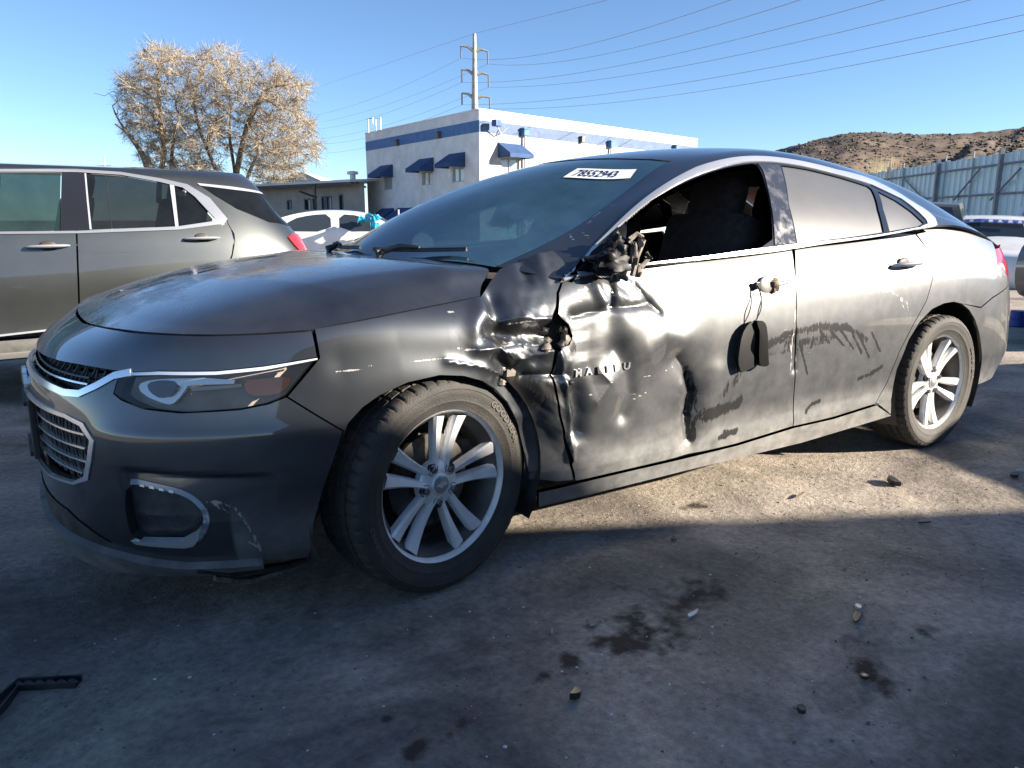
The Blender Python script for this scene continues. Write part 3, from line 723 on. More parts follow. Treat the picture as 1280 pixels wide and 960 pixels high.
backl = sym('rear_glass', SG, [np.array([(8.64, 6), (8.74, 3.4), (8.92, 2.82), (10.6, 2.97), (10.93, 3.3), (10.98, 6)])], .16, SIDEGLASS, CAR, hem=0, offset=-.003)
# chrome surround and window frames
panel('window_trim', SG, [cat(tCO, tCI[::-1])], .05, CHROME, CAR, hem=.012, offset=.005)
belt_lo = TG([(710, 350), (750, 343), (800, 336.5), (850, 330.5), (900, 324.5), (940, 318.5), (985, 313.5), (1046, 307.5), (1110, 299), (1158, 289.5)])
belt_hi = TG([(712, 343), (750, 336.5), (800, 330.5), (850, 324.5), (900, 318), (940, 312), (985, 306.5), (1046, 300.5), (1110, 292), (1150, 284.5)])
panel('belt_trim', SG, [cat(belt_lo, belt_hi[::-1])], .05, CHROME, CAR, hem=.01, offset=.006)
INN = cat(tCI)
WF = [(776, 283), (792, 266), (820, 247), (855, 229), (892, 214), (930, 206), (944, 204), (951, 213), (959, 240), (965, 275), (966, 307), (900, 318), (800, 330), (778, 334)]
WR = [(977, 207), (1010, 212), (1050, 222), (1085, 233), (1090, 237), (1098, 262), (1105, 290), (1050, 298), (997, 304), (986, 255)]
WQ = [(1097, 239), (1120, 251), (1140, 265), (1155, 279), (1148, 283), (1112, 289), (1104, 262)]
frame_outer = cat(tCI[1:], TG([(1110, 294), (1046, 302), (985, 308), (900, 320), (800, 332), (716, 344)]))
panel('window_frame', SG, [frame_outer, smoothpoly(TG(WF), 1), TG(WR), TG(WQ)], .06, GLOSSBLK, CAR, hem=.03, offset=.0)
panel('rear_door_glass', SG, [TG(WR)], .08, SIDEGLASS, CAR, hem=0, offset=-.006)
panel('quarter_glass', SG, [TG(WQ)], .08, SIDEGLASS, CAR, hem=0, offset=-.006)
panel('front_door_glass', SG, [TG(WF)], .08, CLEARGLASS, CAR, hem=0, offset=-.006, near=False)
# pillar cover, dusty
PILL = vary(mat('dusty_gloss_black', (.03,)*3, .2, 0, .5), (.03, .032, .04), (.15, .15, .16), 18, 9, lo=.45, hi=.9, rough=(.12, .6))
panel('pillar_cover', SG, [TG([(946, 204.5), (974, 207), (984, 255), (994, 303.5), (968, 307), (966, 275), (960, 240), (953, 213)])], .05, PILL, CAR, hem=.012, offset=.004)

# headlight ---------------------------------------------------------------------------
HLp = cat(tHLT, tHLB)
panel('headlight', SA, [shrink(HLp, .003)], .02, LENS, CAR, hem=0, offset=.001)
HLM = {}
for sd_ in (0,):
    pass
def children(o): return [x for x in scene.objects if x.parent == o]
heads = [o for o in scene.objects if o.name.startswith('headlight') and o.parent == CAR]
def sidepanel(name, poly, step, m, offset, hem=0, surf=None, parent=None):
    b = set(scene.objects); panel(name, surf or SA, [poly], step, m, CAR, hem=hem, offset=offset)
    for i, o in enumerate(sorted([o for o in scene.objects if o not in b], key=lambda o: o.name)):
        o.parent = (parent or heads)[i]
HOUS = vary(mat('headlight_housing', (.16, .14, .12), .4), (.30, .26, .215), (.46, .40, .33), 9); REFL = mat('reflector', (.85, .87, .9), .22, .5, .6)
AMB = mat('amber_reflector', (1.0, .27, .08), .3, 0, .4)
sidepanel('housing', shrink(HLp, .003), .03, HOUS, -.055)
sidepanel('projector_surround', smoothpoly(TA([(160, 479), (178, 473), (226, 472), (233, 475), (212, 503), (200, 506), (166, 492)])), .02, REFL, -.035, .012)
sidepanel('projector_lens', smoothpoly(TA([(176, 478), (196, 474), (218, 477), (212, 492), (196, 499), (180, 490)])), .02, mat('projector_glass', (.10, .12, .15), .03, 0, .8), -.022, .02)
sidepanel('amber_reflector', smoothpoly(TA([(302, 476), (330, 473), (366, 470), (360, 484), (345, 494), (310, 496)])), .02, AMB, -.012, .012)
sidepanel('lens_top_glint', shrink(cat(tHLT, TA([(397, 450), (330, 463), (270, 469), (200, 469), (152, 470)])), .001), .02, mat('lens_glint', (.70, .76, .85), .2, .3, .6), .003, .006)  # pale strip painting the reflection along the lens top
sidepanel('reflector_strip', TA([(204, 473), (250, 472), (292, 475), (290, 480), (240, 481), (222, 484)]), .02, REFL, -.024, .01)
sidepanel('inner_bar', TA([(232, 484), (300, 480), (300, 484), (234, 489)]), .02, mat('inner_bar', (.4, .33, .26), .3, .5), -.03, .01)

# grilles -----------------------------------------------------------------------------
def strip(P, w, closed=False):
    """ribbon polygon along an open line in surface coordinates"""
    P = np.array(P, float); t = np.gradient(P, axis=0); t /= np.linalg.norm(t, axis=1)[:, None]; n = np.stack([-t[:, 1], t[:, 0]], 1)
    return np.concatenate([P+n*w/2, (P-n*w/2)[::-1]])
ug = sym('upper_grille', SA, [shrink(UG, .001)], .03, BLACKPL, CAR, hem=0, offset=-.05)
lg = sym('lower_grille', SA, [shrink(LG, .001)], .03, BLACKPL, CAR, hem=0, offset=-.06)
lg['label'] = 'lower grille with slats'
def symchild(name, poly, step, m, off, hem, par):
    o = sym(name, SA, [np.array(poly)], step, m, CAR, hem=hem, offset=off); o.parent = par; return o
symchild('grille_surround', strip([(0, .684), (.30, .677), (.48, .669), (.555, .674), (.62, .700), (.68, .730), (.735, .741)], .018), .02, CHROME, .004, .012, ug)
for i, z0 in enumerate((.705, .722)):
    symchild('slat', strip([(0, z0), (.30, z0-.003), (.56, z0-.004)], .005), .02, CHROME if i == 0 else BLACKPL, -.012, .02, ug)
ringp = cat([[0, .388], [.30, .390], [.50, .410], [.585, .440], [.615, .500], [.632, .558], [.585, .600], [.50, .613], [.30, .616], [0, .616]])
ring_in = LG[::-1]
symchild('grille_surround', cat(ringp, [[0, .606]], (LG[1:-1][::-1]-[.004, 0]), [[0, .395]]), .02, CHROME, .004, .012, lg)
for z0 in (.435, .475, .515, .555):
    symchild('slat', strip([(0, z0), (.30, z0+.003), (.555 if z0 > .45 else .52, z0+.006)], .006), .02, CHROME, -.018, .025, lg)
# honeycomb behind the slats: short uprights
hv = []
for gz0, gz1, smax, gpar in ((.69, .74, .60, ug), (.41, .595, .57, lg)):
    comb = MB()
    for k in range(-22, 23):
        s = k*.027; 
        if abs(s) > smax: continue
        for r in range(4 if gz1-gz0 > .1 else 1):
            za = gz0+(gz1-gz0)*r/(4 if gz1-gz0 > .1 else 1); zb = za+(gz1-gz0)/(4 if gz1-gz0 > .1 else 1)
            o_ = .007 if (r+k) % 2 else -.007
            q = fnA(np.array([(abs(s)+o_, za+.002), (abs(s)-o_, zb)])); sg = -1 if s < 0 else 1
            nn = SA.normal(np.array([(abs(s), za)]))[0]
            a, b = q-nn*.03
            if s > 0 or k == 0: pass
            a = a*[1, sg*1 if k else 1, 1]; b = b*[1, sg*1 if k else 1, 1]
            comb.tube([a, b], .0035, 4)
    comb.build('honeycomb', BLACKPL, gpar)['kind'] = 'stuff'
# emblem on the bar between the grilles: a gold-edged cross shape lying on its side
emb = MB()
bow = [(-.075, -.012), (-.068, .016), (-.022, .016), (-.018, .030), (.030, .030), (.026, .016), (.075, .012), (.068, -.016), (.022, -.016), (.018, -.030), (-.030, -.030), (-.026, -.016)]
xn = fnA(np.array([(0, .635)]))[0][0]
emb.prism(bow, lambda p, d: (xn+.004-d, p[0], .645+p[1]), 0, .012)
e_ = emb.build('emblem', CHROME, CAR)
emb = MB(); emb.prism([(a*.84, b*.78) for a, b in bow], lambda p, d: (xn-.0085-d, p[0], .645+p[1]), 0, .003); emb.build('emblem_face', mat('gold', (.5, .30, .06), .35, .6), e_)
# plate carrier
pc = MB(); pc.box((xn+.004, 0, .500), (.020, .30, .19), bev=.006); pc.box((xn-.010, 0, .42), (.012, .26, .012)); pc.box((xn-.010, 0, .58), (.012, .26, .012)); pc.build('plate_carrier', BLACKPL, CAR)
# fog lamp pocket
fogs = None
b0 = set(scene.objects); panel('fog_bezel', SA, [tFOG], .02, vary(mat('bezel_plastic', (.03,)*3, .5), (.02, .022, .026), (.05, .052, .056), 30), CAR, hem=0, offset=-.03)
fogs = sorted([o for o in scene.objects if o not in b0], key=lambda o: o.name)
tF2 = TA([(168, 604), (205, 611), (240, 625), (253, 638), (251, 655), (243, 672), (228, 677), (172, 672)])
def cstrip(pts, w): c = curve(TA(pts))(np.linspace(0, 1, 24)); return strip(c, w)
sidepanel('marker_light_bar', cstrip([(163, 602), (190, 606), (220, 613), (243, 624), (255, 636)], .014), .012, mat('marker_lens', (.42, .47, .52), .15, .3, .6), .004, .02, None, fogs)
sidepanel('chrome_strip', cstrip([(255, 636), (258.5, 646), (256, 660), (247, 674)], .016), .012, vary(mat('cracked_chrome', (.5,)*3, .2, .9), (.30, .34, .40), (.75, .78, .82), 30, rough=(.1, .4)), .004, .02, None, fogs)
sidepanel('chrome_bar', TA([(165, 674.5), (200, 676), (228, 676), (243, 668), (251, 660), (249, 673), (243, 681), (232, 683.5), (172, 679)]), .012, CHROME, .006, .02, None, fogs)
for q_ in (176, 188, 200, 212): sidepanel('marker_light', TA([(q_, 603+(q_-168)*.20), (q_+6, 604+(q_-168)*.20), (q_+6, 607+(q_-168)*.21), (q_, 606+(q_-168)*.20)]), .012, REFL, .006, .004, None, fogs)
# lower lip
lipP = np.array([(0, .235), (.30, .228), (.50, .225), (.62, .215), (.83, .190), (1.07, .196), (1.07, .172), (.83, .150), (.62, .142), (.30, .135), (0, .14)])
LIPM = vary(mat('lip_plastic', (.04,)*3, .6), (.10, .10, .105), (.20, .19, .18), 10)
lip = sym('lower_lip', SA, [lipP], .03, LIPM, CAR, hem=.03, offset=.022)
airdam = sym('lower_intake', SA, [np.array([(0, .31), (.40, .31), (.52, .275), (.60, .245), (.56, .232), (0, .238)])], .03, BLACKPL, CAR, hem=0, offset=.003)
# ------------------------------------------------------------------ wheels
def arc_pts(r, a0, a1, n): return [(r*math.cos(a0+(a1-a0)*i/n), r*math.sin(a0+(a1-a0)*i/n)) for i in range(n+1)]
BARREL = vary(mat('dark_barrel', (.1,)*3, .6, .5), (.05, .048, .045), (.13, .12, .11), 6)  # wheel barrel darker than the spokes and lip
def make_wheel(loc, rz, spin, flip=False):
    """rim is the wheel's main mesh; outer face looks along -Y of the wheel"""
    W = .225; R = .338; RR = .252
    rim = MB()
    prof = [(RR-.004, -.094), (RR, -.088), (RR-.006, -.080), (RR-.014, -.076), (.226, -.070), (.219, -.050), (.214, .03), (.222, .09), (.235, .098), (.235, .104), (.214, .098), (.206, .03), (.208, -.050), (.216, -.072), (.226, -.086), (RR-.012, -.096)]
    lip_ = [(RR-.004, -.094), (RR, -.088), (RR-.006, -.080), (RR-.014, -.076), (.232, -.072), (.228, -.076), (.229, -.084), (RR-.012, -.096)]
    rim.lathe(lip_, 96, close=True); rim.m = 1; rim.lathe([(.231, -.074), (.219, -.050), (.214, .03), (.222, .09), (.235, .098), (.206, .03), (.205, -.050), (.226, -.080)], 72, close=True); rim.m = 0
    ns = 9
    for k in range(5):
        for sdk in (-1, 1):
            a0 = spin+2*math.pi*k/5+math.pi/2
            sec = []
            for i in range(ns):
                t = i/(ns-1); r = .046+(.222-.046)*t
                u_ = np.array([math.cos(a0), math.sin(a0)]); q = np.array([-u_[1], u_[0]])
                lat = sdk*(.0175+.0245*t**1.25); w = .0118+.0135*t**1.6
                yf = -.066-.018*t**1.3+.012*math.sin(math.pi*t)*.5
                c = u_*math.sqrt(max(r*r-lat*lat, 1e-6))+q*lat
                di = .012*sdk                           # the face towards the gap slopes back
                o1, o2 = (.004, .0) if sdk > 0 else (0, .004)
                P = [(c-q*w, yf+.028), (c-q*w*.94, yf+.006+o1*2), (c-q*w*.60, yf-.001+o1), (c+q*w*.60, yf-.001+o2), (c+q*w*.94, yf+.006+o2*2), (c+q*w, yf+.028), (c, yf+.036)]
                sec.append([(p[0][0], p[1], p[0][1]) for p in P])
            m = 7; vs = [v for s in sec for v in s]
            fs = [(i*m+j, i*m+(j+1) % m, (i+1)*m+(j+1) % m, (i+1)*m+j) for i in range(ns-1) for j in range(m)]
            rim.add(vs, fs)
    rim.lathe([(.0, -.071), (.030, -.071), (.034, -.069), (.036, -.066), (.066, -.060), (.074, -.052), (.076, -.030), (.0, -.03)], 40)
    # webs between the spokes of a pair, near the hub
    wheel = rim.build('wheel', ALLOY, CAR, 38, mats=[ALLOY, BARREL])
    wheel.location = loc; wheel.rotation_euler = (0, 0, rz)
    nut = MB()
    for k in range(5):
        a = spin+2*math.pi*k/5+math.pi/2+math.pi/5
        c = (.0575*math.cos(a), 0, .0575*math.sin(a))
        p = MB(); p.lathe([(.0195, -.0645), (.0170, -.0650), (.0165, -.050), (0, -.050)], 18, c=c); o = p.build('nut_pocket', DARKM, wheel, 30)
        p = MB(); p.lathe([(0, -.076), (.009, -.076), (.0112, -.073), (.012, -.050), (.012, -.045)], 6, c=c); o = p.build('lug_nut', NUT, wheel, 25)
    p = MB(); p.lathe([(0, -.0745), (.024, -.0742), (.0285, -.072), (.030, -.066)], 36); cap = p.build('centre_cap', CAPM, wheel, 35)
    p = MB(); p.prism([(a*.26, b*.30) for a, b in bow], lambda q, d: (q[0], -.0745-d, q[1]), 0, .0012); p.build('cap_emblem', CHROME, wheel)
    # brake disc, caliper, dark inner drum
    p = MB(); p.lathe([(.055, -.030), (.060, -.012), (.075, -.010), (.150, -.010), (.152, .002), (.055, .004)], 60); p.build('brake_disc', DISC, wheel, 30)
    p = MB(); cal = [(r*math.cos(a), r*math.sin(a)) for r, a in [(.10, 2.5), (.165, 2.45), (.170, 2.8), (.170, 3.15), (.165, 3.5), (.10, 3.45), (.098, 3.0)]]
    p.prism(cal, lambda q, d: (q[0], -.032+d, q[1]), 0, .06); p.build('brake_caliper', DARKM, wheel)
    p = MB(); p.lathe([(.0, .055), (.208, .055), (.208, .06), (0, .06)], 40); p.build('hub_backing', BLACKPL, wheel)
    # tyre: sidewall profile plus tread blocks
    t = MB(); n = 300
    sw = [(RR-.012, -.097), (RR+.002, -.101), (RR+.012, -.1065), (RR+.016, -.1085), (RR+.020, -.108), (RR+.034, -.1125), (RR+.045, -.1135), (RR+.052, -.1130), (RR+.054, -.1145), (RR+.057, -.1125), (RR+.066, -.1090), (.3265, -.1040), (.3325, -.0965)]
    half = [(.3358, -.088, 1), (.3368, -.079, 1), (.3370, -.063, 1), (.3292, -.061, 0), (.3292, -.054, 0), (.3378, -.052, 2), (.3380, -.025, 2), (.3295, -.023, 0), (.3295, -.015, 0), (.3382, -.013, 2)]
    prof = [(r, y, 3) for r, y in sw]+[(r, y, k) for r, y, k in half]+[(r, -y, k) for r, y, k in half[::-1]]+[(r, -y, 3) for r, y in sw[::-1]]
    m = len(prof); vs = []
    for k in range(n):
        a = 2*math.pi*k/n
        for i, (r, y, kind) in enumerate(prof):
            rr = r; ph = k % 6; aa = a
            if kind == 1 and ph in (0,): rr -= .0062
            if kind == 3 and abs(y) < .106 and r > .32 and ph in (0,): rr -= .0045
            if kind == 2 and (k+3) % 6 == 0: rr -= .004
            aa += .35*abs(y)*(1 if r > .325 else 0)
            vs.append((rr*math.cos(aa), y, rr*math.sin(aa)))
    fs = [(k*m+i, k*m+i+1, ((k+1) % n)*m+i+1, ((k+1) % n)*m+i) for k in range(n) for i in range(m-1)]
    t.add(vs, fs); ty = t.build('tyre', TYRE, wheel, 30)
    return wheel
NUT = mat('nut_steel', (.20, .20, .21), .35, .9); CAPM = mat('cap_grey', (.33, .34, .36), .35, .6); DISC = vary(mat('disc_steel', (.2,)*3, .45, .9), (.10, .09, .08), (.26, .24, .22), 10)
def ring_text(txt, r, y, h, a_mid, dirn, matl, parent, name='sidewall_lettering', outer=True):
    """raised letters round the tyre"""
    cu = bpy.data.curves.new('t', 'FONT'); cu.body = txt; cu.size = h*1.35; cu.extrude = .0009; cu.align_x = 'CENTER'; cu.resolution_u = 2; cu.offset = .0006
    o = bpy.data.objects.new('t', cu); me = o.to_mesh(); vs = []
    for v in me.vertices:
        x, yy, z = v.co
        a = a_mid-dirn*x/r*1.25; rr = r+dirn*(yy-h*.5)
        slope = (rr-.297)*.0
        vs.append((rr*math.cos(a), y-z-.0006, rr*math.sin(a)))
    fs = [tuple(p.vertices) for p in me.polygons]; o.to_mesh_clear(); bpy.data.objects.remove(o)
    return meshobj(name, vs, fs, matl, parent)
LETM = mat('raised_rubber', (.085, .075, .065), .7)
STEER = .19610
nF = np.array([math.sin(STEER), -math.cos(STEER)])
wfl = make_wheel((0, -.795, .335), STEER, math.radians(-9))
wrl = make_wheel((2.83, -.787, .335), 0, math.radians(36))
wfr = make_wheel((0, .795, .335), math.pi+STEER, 0)
wrr = make_wheel((2.83, .787, .335), math.pi, 0)
# the lettering: the wheel's local x points to the back of the car, so text reads from outside
tf = [o for o in scene.objects if o.parent == wfl and o.name.startswith('tyre')][0]
ring_text('GOODYEAR', .296, -.1135, .020, math.radians(36), 1, LETM, wfl)
ring_text('ASSURANCE', .292, -.1135, .012, math.radians(200), 1, LETM, wfl)
tr_ = [o for o in scene.objects if o.parent == wrl and o.name.startswith('tyre')][0]
ring_text('GOODYEAR', .296, -.1135, .020, math.radians(15), 1, LETM, wrl)
# arch liners, underside
for cx in (0.0, 2.83):
    for sg in (-1, 1):
        p = MB(); n = 28; a0, a1 = math.radians(-28), math.radians(208)
        rings = [(.395, .885), (.405, .80), (.405, .58), (.0, .57)]
        vs = []; 
        for i in range(n+1):
            a = a0+(a1-a0)*i/n
            for r, y in rings: vs.append((cx-(.02 if cx == 0 else -.01)+r*math.cos(a), sg*y, .345+r*math.sin(a)))
        m = 4; p.add(vs, [(i*m+j, i*m+j+1, (i+1)*m+j+1, (i+1)*m+j) for i in range(n) for j in range(m-1)])
        p.build('arch_liner', BLACKPL, CAR, 40)
u = MB(); u.box((1.4, 0, .30), (4.5, 1.12, .16), bev=.03); u.box((1.42, 0, .30), (1.9, 1.62, .14), bev=.03); u.box((3.55, 0, .34), (.5, 1.4, .14), bev=.03); u.build('underbody', DARKM, CAR)
s_ = MB(); s_.tube([(0, -.62, .33), (0, .62, .33)], .03, 8); s_.tube([(2.83, -.62, .33), (2.83, .62, .33)], .04, 8); s_.build('axle', DARKM, CAR)

# ------------------------------------------------------------------ cabin
def seat(x, y, name='seat', back_h=.62, w=.50):
    s = MB(); s.box((x, y, .52), (.52, w, .16), bev=.05); o = s.build(name, CABIN, CAR, 40)
    b = MB(); R = Matrix.Rotation(math.radians(16), 3, 'Y')
    b.box((x+.33, y, .86), (.15, w*.96, back_h), R, bev=.06); b.build('backrest', CABIN, o, 40)
    h = MB(); h.box((x+.43, y, 1.225), (.11, .27, .19), R, bev=.045); h.build('headrest', CABIN, o, 40)
    p = MB(); p.tube([(x+.42, y-.06, 1.10), (x+.43, y-.06, 1.22)], .007, 6); p.tube([(x+.42, y+.06, 1.10), (x+.43, y+.06, 1.22)], .007, 6); p.build('headrest_post', CHROME, o)
    return o
seat(1.28, -.38); seat(1.28, .38); seat(2.18, 0, 'rear_bench', .58, 1.3)
d = MB(); d.prism([(.28, .62), (.30, .93), (.42, .965), (.62, .955), (.80, .90), (.84, .80), (.74, .62)], lambda p, dd: (p[0]+.1, dd, p[1]-.03), -.66, .66); d.build('dashboard', CABIN, CAR, 30)
w = MB(); c = np.array([.96, -.38, .90]); tl = math.radians(25)
ringp_ = [(c[0]+.185*math.sin(a)*math.sin(tl)*-1, c[1]+.185*math.cos(a), c[2]+.185*math.sin(a)*math.cos(tl)) for a in np.linspace(0, 2*math.pi, 33)]
w.tube(ringp_, .015, 8, False); w.box(tuple(c), (.05, .12, .10), bev=.015); w.tube([c, c+[-.2, 0, -.08]], .03, 8); w.tube([c+[0, -.17, 0], c+[0, .17, 0]], .012, 6); w.build('steering_wheel', BLACKPL, CAR, 40)
f = MB(); f.box((1.45, 0, .40), (2.6, 1.5, .06)); f.box((.30, 0, .66), (.06, 1.5, .56)); f.box((2.95, 0, .72), (.05, 1.5, .62)); f.build('cabin_floor', CABIN, CAR)
hl = panel('headliner', SG, [np.array([(4.2, 2.3), (8.6, 2.3), (8.5, 6), (4.15, 6)])], .15, vary(mat('headliner', (.2,)*3, .9), (.16, .15, .14), (.24, .22, .20), 30), CAR, hem=0, offset=-.045)
# door cards and far pillar keep the cabin closed below the belt
for sg in (-1, 1):
    p = MB(); p.box((1.60, sg*.80, .68), (1.9, .04, .60), bev=.01); p.box((1.0, sg*.775, .82), (.6, .05, .06), bev=.02); p.build('door_card', CABIN, CAR)
p = MB(); p.tube([(.40, -.0, .97), (.52, .0, 1.0)], .01, 6); 
mir = MB(); mir.box((.98, 0, 1.285), (.03, .24, .06), bev=.012); mir.tube([(.90, 0, 1.315), (.97, 0, 1.29)], .008, 6); mir.build('rear_view_mirror', BLACKPL, CAR, 40)
# far door mirror
def blob(c, d, n=14, sq=2.6):
    vs = []; 
    for i in range(n+1):
        th = math.pi*i/n
        for j in range(2*n):
            ph = math.pi*j/n
            f = lambda a: math.copysign(abs(a)**(2/sq), a)
            vs.append((c[0]+d[0]*f(math.sin(th))*f(math.cos(ph)), c[1]+d[1]*f(math.sin(th))*f(math.sin(ph)), c[2]+d[2]*f(math.cos(th))))
    fs = [(i*2*n+j, i*2*n+(j+1) % (2*n), (i+1)*2*n+(j+1) % (2*n), (i+1)*2*n+j) for i in range(n) for j in range(2*n)]
    return vs, fs
p = MB(); p.add(*blob((.72, .99, 1.04), (.07, .115, .075))); o = p.build('door_mirror', PAINT, CAR, 60)
p = MB(); p.add(*blob((.79, .99, 1.04), (.012, .098, .060))); p.build('mirror_glass', CHROME, o, 60)
p = MB(); p.box((.70, .89, .995), (.08, .12, .03), bev=.01); p.build('mirror_arm', BLACKPL, o)
# wipers and the dark cowl
cw = []
Rc = curve(_R)(np.linspace(.25, 1, 12)); Gc = fnG(np.c_[np.full(12, 0.05), np.linspace(2.3, 6, 12)])
vs = [tuple(a-[0, 0, .018]) for a in Rc+[-.05, 0, 0]]+[tuple(a-[0, 0, .016]) for a in (Rc*.5+Gc*.5)]+[tuple(a-[0, 0, .002]) for a in Gc]+[tuple(a-[-.04, 0, .002]) for a in Gc]
fs = [(j*12+i, j*12+i+1, (j+1)*12+i+1, (j+1)*12+i) for j in range(3) for i in range(11)]
vs2 = [(x, -y, z) for x, y, z in vs]
meshobj('cowl', vs+vs2, fs+[tuple(len(vs)+i for i in f) for f in fs], BLACKPL, CAR, 40)
def on_ws(t, v, h=.015):
    if v <= 6: P = fnG([[t, v]])[0]; n = SG.normal(np.array([[t, v]]))[0]
    else: P = fnG([[t, 12-v]])[0]*[1, -1, 1]; n = SG.normal(np.array([[t, 12-v]]))[0]*[1, -1, 1]
    return P+n*h
for pth, arm in (([(.20, 3.2), (.13, 4.1), (.10, 5.2)], (.0, 4.7)), ([(.12, 5.7), (.09, 7.0), (.11, 8.4)], (.0, 7.3))):
    p = MB(); cc = curve([on_ws(*q, .014) for q in pth])(np.linspace(0, 1, 12))
    p.tube(cc, .0055, 6); p.tube([q+[0, 0, .007] for q in cc], .003, 6)
    a = on_ws(arm[0], arm[1], .03); mid = cc[5]+[0, 0, .012]
    p.tube([a+[-.03, .0, -.01], a, (a+mid)/2+[0, 0, .012], mid], [.016, .013, .008, .005], 8); p.build('wiper', BLACKPL, CAR, 40)
# lot number sticker inside the glass
def glyphs(txt, size, ext, fn, name, m, parent, extrude=0.0, align='LEFT', off=0.0, res=3):
    cu = bpy.data.curves.new('t', 'FONT'); cu.body = txt; cu.size = size; cu.extrude = extrude; cu.align_x = align; cu.resolution_u = res; cu.offset = off
    o = bpy.data.objects.new('t', cu); me = o.to_mesh(); vs = [fn(*v.co) for v in me.vertices]; fs = [tuple(p.vertices) for p in me.polygons]
    o.to_mesh_clear(); bpy.data.objects.remove(o); return meshobj(name, vs, fs, m, parent)
tL = TG([(704, 222), (788, 223), (796, 212), (722, 211)])
def q4f(u, v, h=0):
    uv = ((tL[0]*(1-u)+tL[1]*u)*(1-v)+(tL[3]*(1-u)+tL[2]*u)*v)[None]
    return tuple((fnG(uv)+SG.normal(uv)*(.002+h))[0])
vs = [q4f(i/10, j/2) for j in range(3) for i in range(11)]; fs = [(j*11+i, j*11+i+1, (j+1)*11+i+1, (j+1)*11+i) for j in range(2) for i in range(10)]
stk = meshobj('lot_sticker', vs, fs, mat('sticker_white', (.72, .76, .82), .5), ws)
glyphs('78552943', 1, 0, lambda x, y, z: q4f(.09+x*.172, .17+y*.90, .0015), 'lot_number', mat('print_blue_black', (.02, .03, .07), .5), ws, off=.02)
# door handles
def handle_at(px, py, name='door_handle'):
    uv = TA([(px, py)])[0]; P = fnA([uv])[0]; n = SA.normal(np.array([uv]))[0]; return P, n
for (hx, hy, sides) in ((1130, 330, (-1, 1)), (968, 356, (1,))):
    P, n = handle_at(hx, hy)
    for sg in sides:
        p = MB(); S = np.array([1, 1 if sg < 0 else -1, 1])
        body = [P+np.array([dx, -dy, dz])*[1, 1, 1] for dx, dy, dz in [(-.105, .006, -.004), (-.09, .028, 0), (-.05, .040, .003), (.0, .044, .004), (.05, .040, .004), (.09, .030, .002), (.112, .008, 0)]]
        p.tube([q*S for q in body], [.010, .016, .019, .019, .018, .016, .010], 12, True, .55)
        o = p.build('door_handle', CHROME if True else PAINT, CAR, 50)
        p = MB(); vs, fs = blob(P*S+np.array([-.005, -.0 if sg < 0 else 0, 0]), (.048, .010, .030), 10, 2); p.add(vs, fs); p.build('handle_recess', DARKM, o, 60)
# ------------------------------------------------------------------ broken and hanging pieces, badge letters
def onA(px, py, h=0.0, dd=True):
    uv = TA([(px, py)]); n = SA.normal(uv)[0]; return fnA(uv)[0]+n*((disp(uv)[0] if dd else 0)+h), n
# badge letters on the dented door
for ch, zx in zip('MALIBU', (478, 518, 553, 578, 618, 660)):
    px, py = 560+zx*.34375, 300+(487-(zx-460)*.135)*.34375
    c, n = onA(px, py, .0015); uv = TA([(px, py)]); e = .004
    def Pd(q): return fnA(q)+SA.normal(q)*disp(q)[:, None]
    tx = Pd(uv+[.012, 0])[0]-Pd(uv-[.012, 0])[0]; tx /= np.linalg.norm(tx); tz = Pd(uv+[0, .010])[0]-Pd(uv-[0, .010])[0]; tz /= np.linalg.norm(tz); nn = np.cross(tx, tz); nn /= np.linalg.norm(nn); nn *= 1 if nn@n > 0 else -1
    k = .033
    o = glyphs(ch, k, 0, lambda x, y, z: tuple(c+tx*x*1.15+tz*(y-.35*k)+nn*(z+.0022)), 'badge_letter', CHROME if ch in 'MBUA' else DARKM, front_door, extrude=.0022, align='CENTER', off=.0008)
# torn door mirror: black sail, crushed stump and ragged plastic
SAIL = mat('torn_black', (.008, .008, .009), .5, 0, 0, .25); RAG = vary(mat('torn_grey_plastic', (.2,)*3, .7), (.06, .05, .042), (.22, .19, .16), 40)
panel('mirror_sail', SG, [TG([(712, 345), (740, 316), (776, 284), (780, 300), (781, 330), (760, 337), (735, 342)])], .05, SAIL, CAR, hem=.02, offset=.008)
def rag(name, c, d, seed, m, n=14, par=None):
    """a jagged crushed lump: folded sheet closed into a shell"""
    r = random.Random(seed); vs, fs = blob((0, 0, 0), (1, 1, 1), n, 2); out = []
    for v in vs:
        q = Vector(v); k = 1+.5*noise.noise(q*1.7+Vector((seed, 0, 0)))+.28*noise.noise(q*4.3+Vector((0, seed, 0)))*1.0
        out.append((c[0]+v[0]*d[0]*k, c[1]+v[1]*d[1]*k, c[2]+v[2]*d[2]*k))
    return meshobj(name, out, fs, m, par or CAR, 42)
a, n = onA(752, 338, .03, False); stump = rag('mirror_stump', a+[.0, -.01, .01], (.085, .050, .040), 3, SAIL)
a2 = at(770, 312, y=-.87); rag('torn_plastic', a2, (.040, .035, .050), 8, SAIL, par=stump)
for k, (px, py, dx, dz, sd) in enumerate(((792, 318, .012, .040, 5), (801, 303, .011, .020, 6), (797, 338, .013, .020, 7), (810, 322, .015, .008, 11), (785, 302, .014, .012, 12))):
    a2 = at(px, py, y=-.90); rag('torn_plastic', a2, (dx, .016, dz), sd, RAG if k in (0, 2, 1) else SAIL, 7, stump)
for pts in (((790, 345), (797, 320), (806, 300)), ((800, 335), (812, 322), (808, 315)), ((786, 300), (796, 292), (804, 296))):
    p = MB(); p.tube([at(x, y, y=-.905) for x, y in pts], [.010, .008, .005], 5); p.build('torn_strip', RAG, stump)
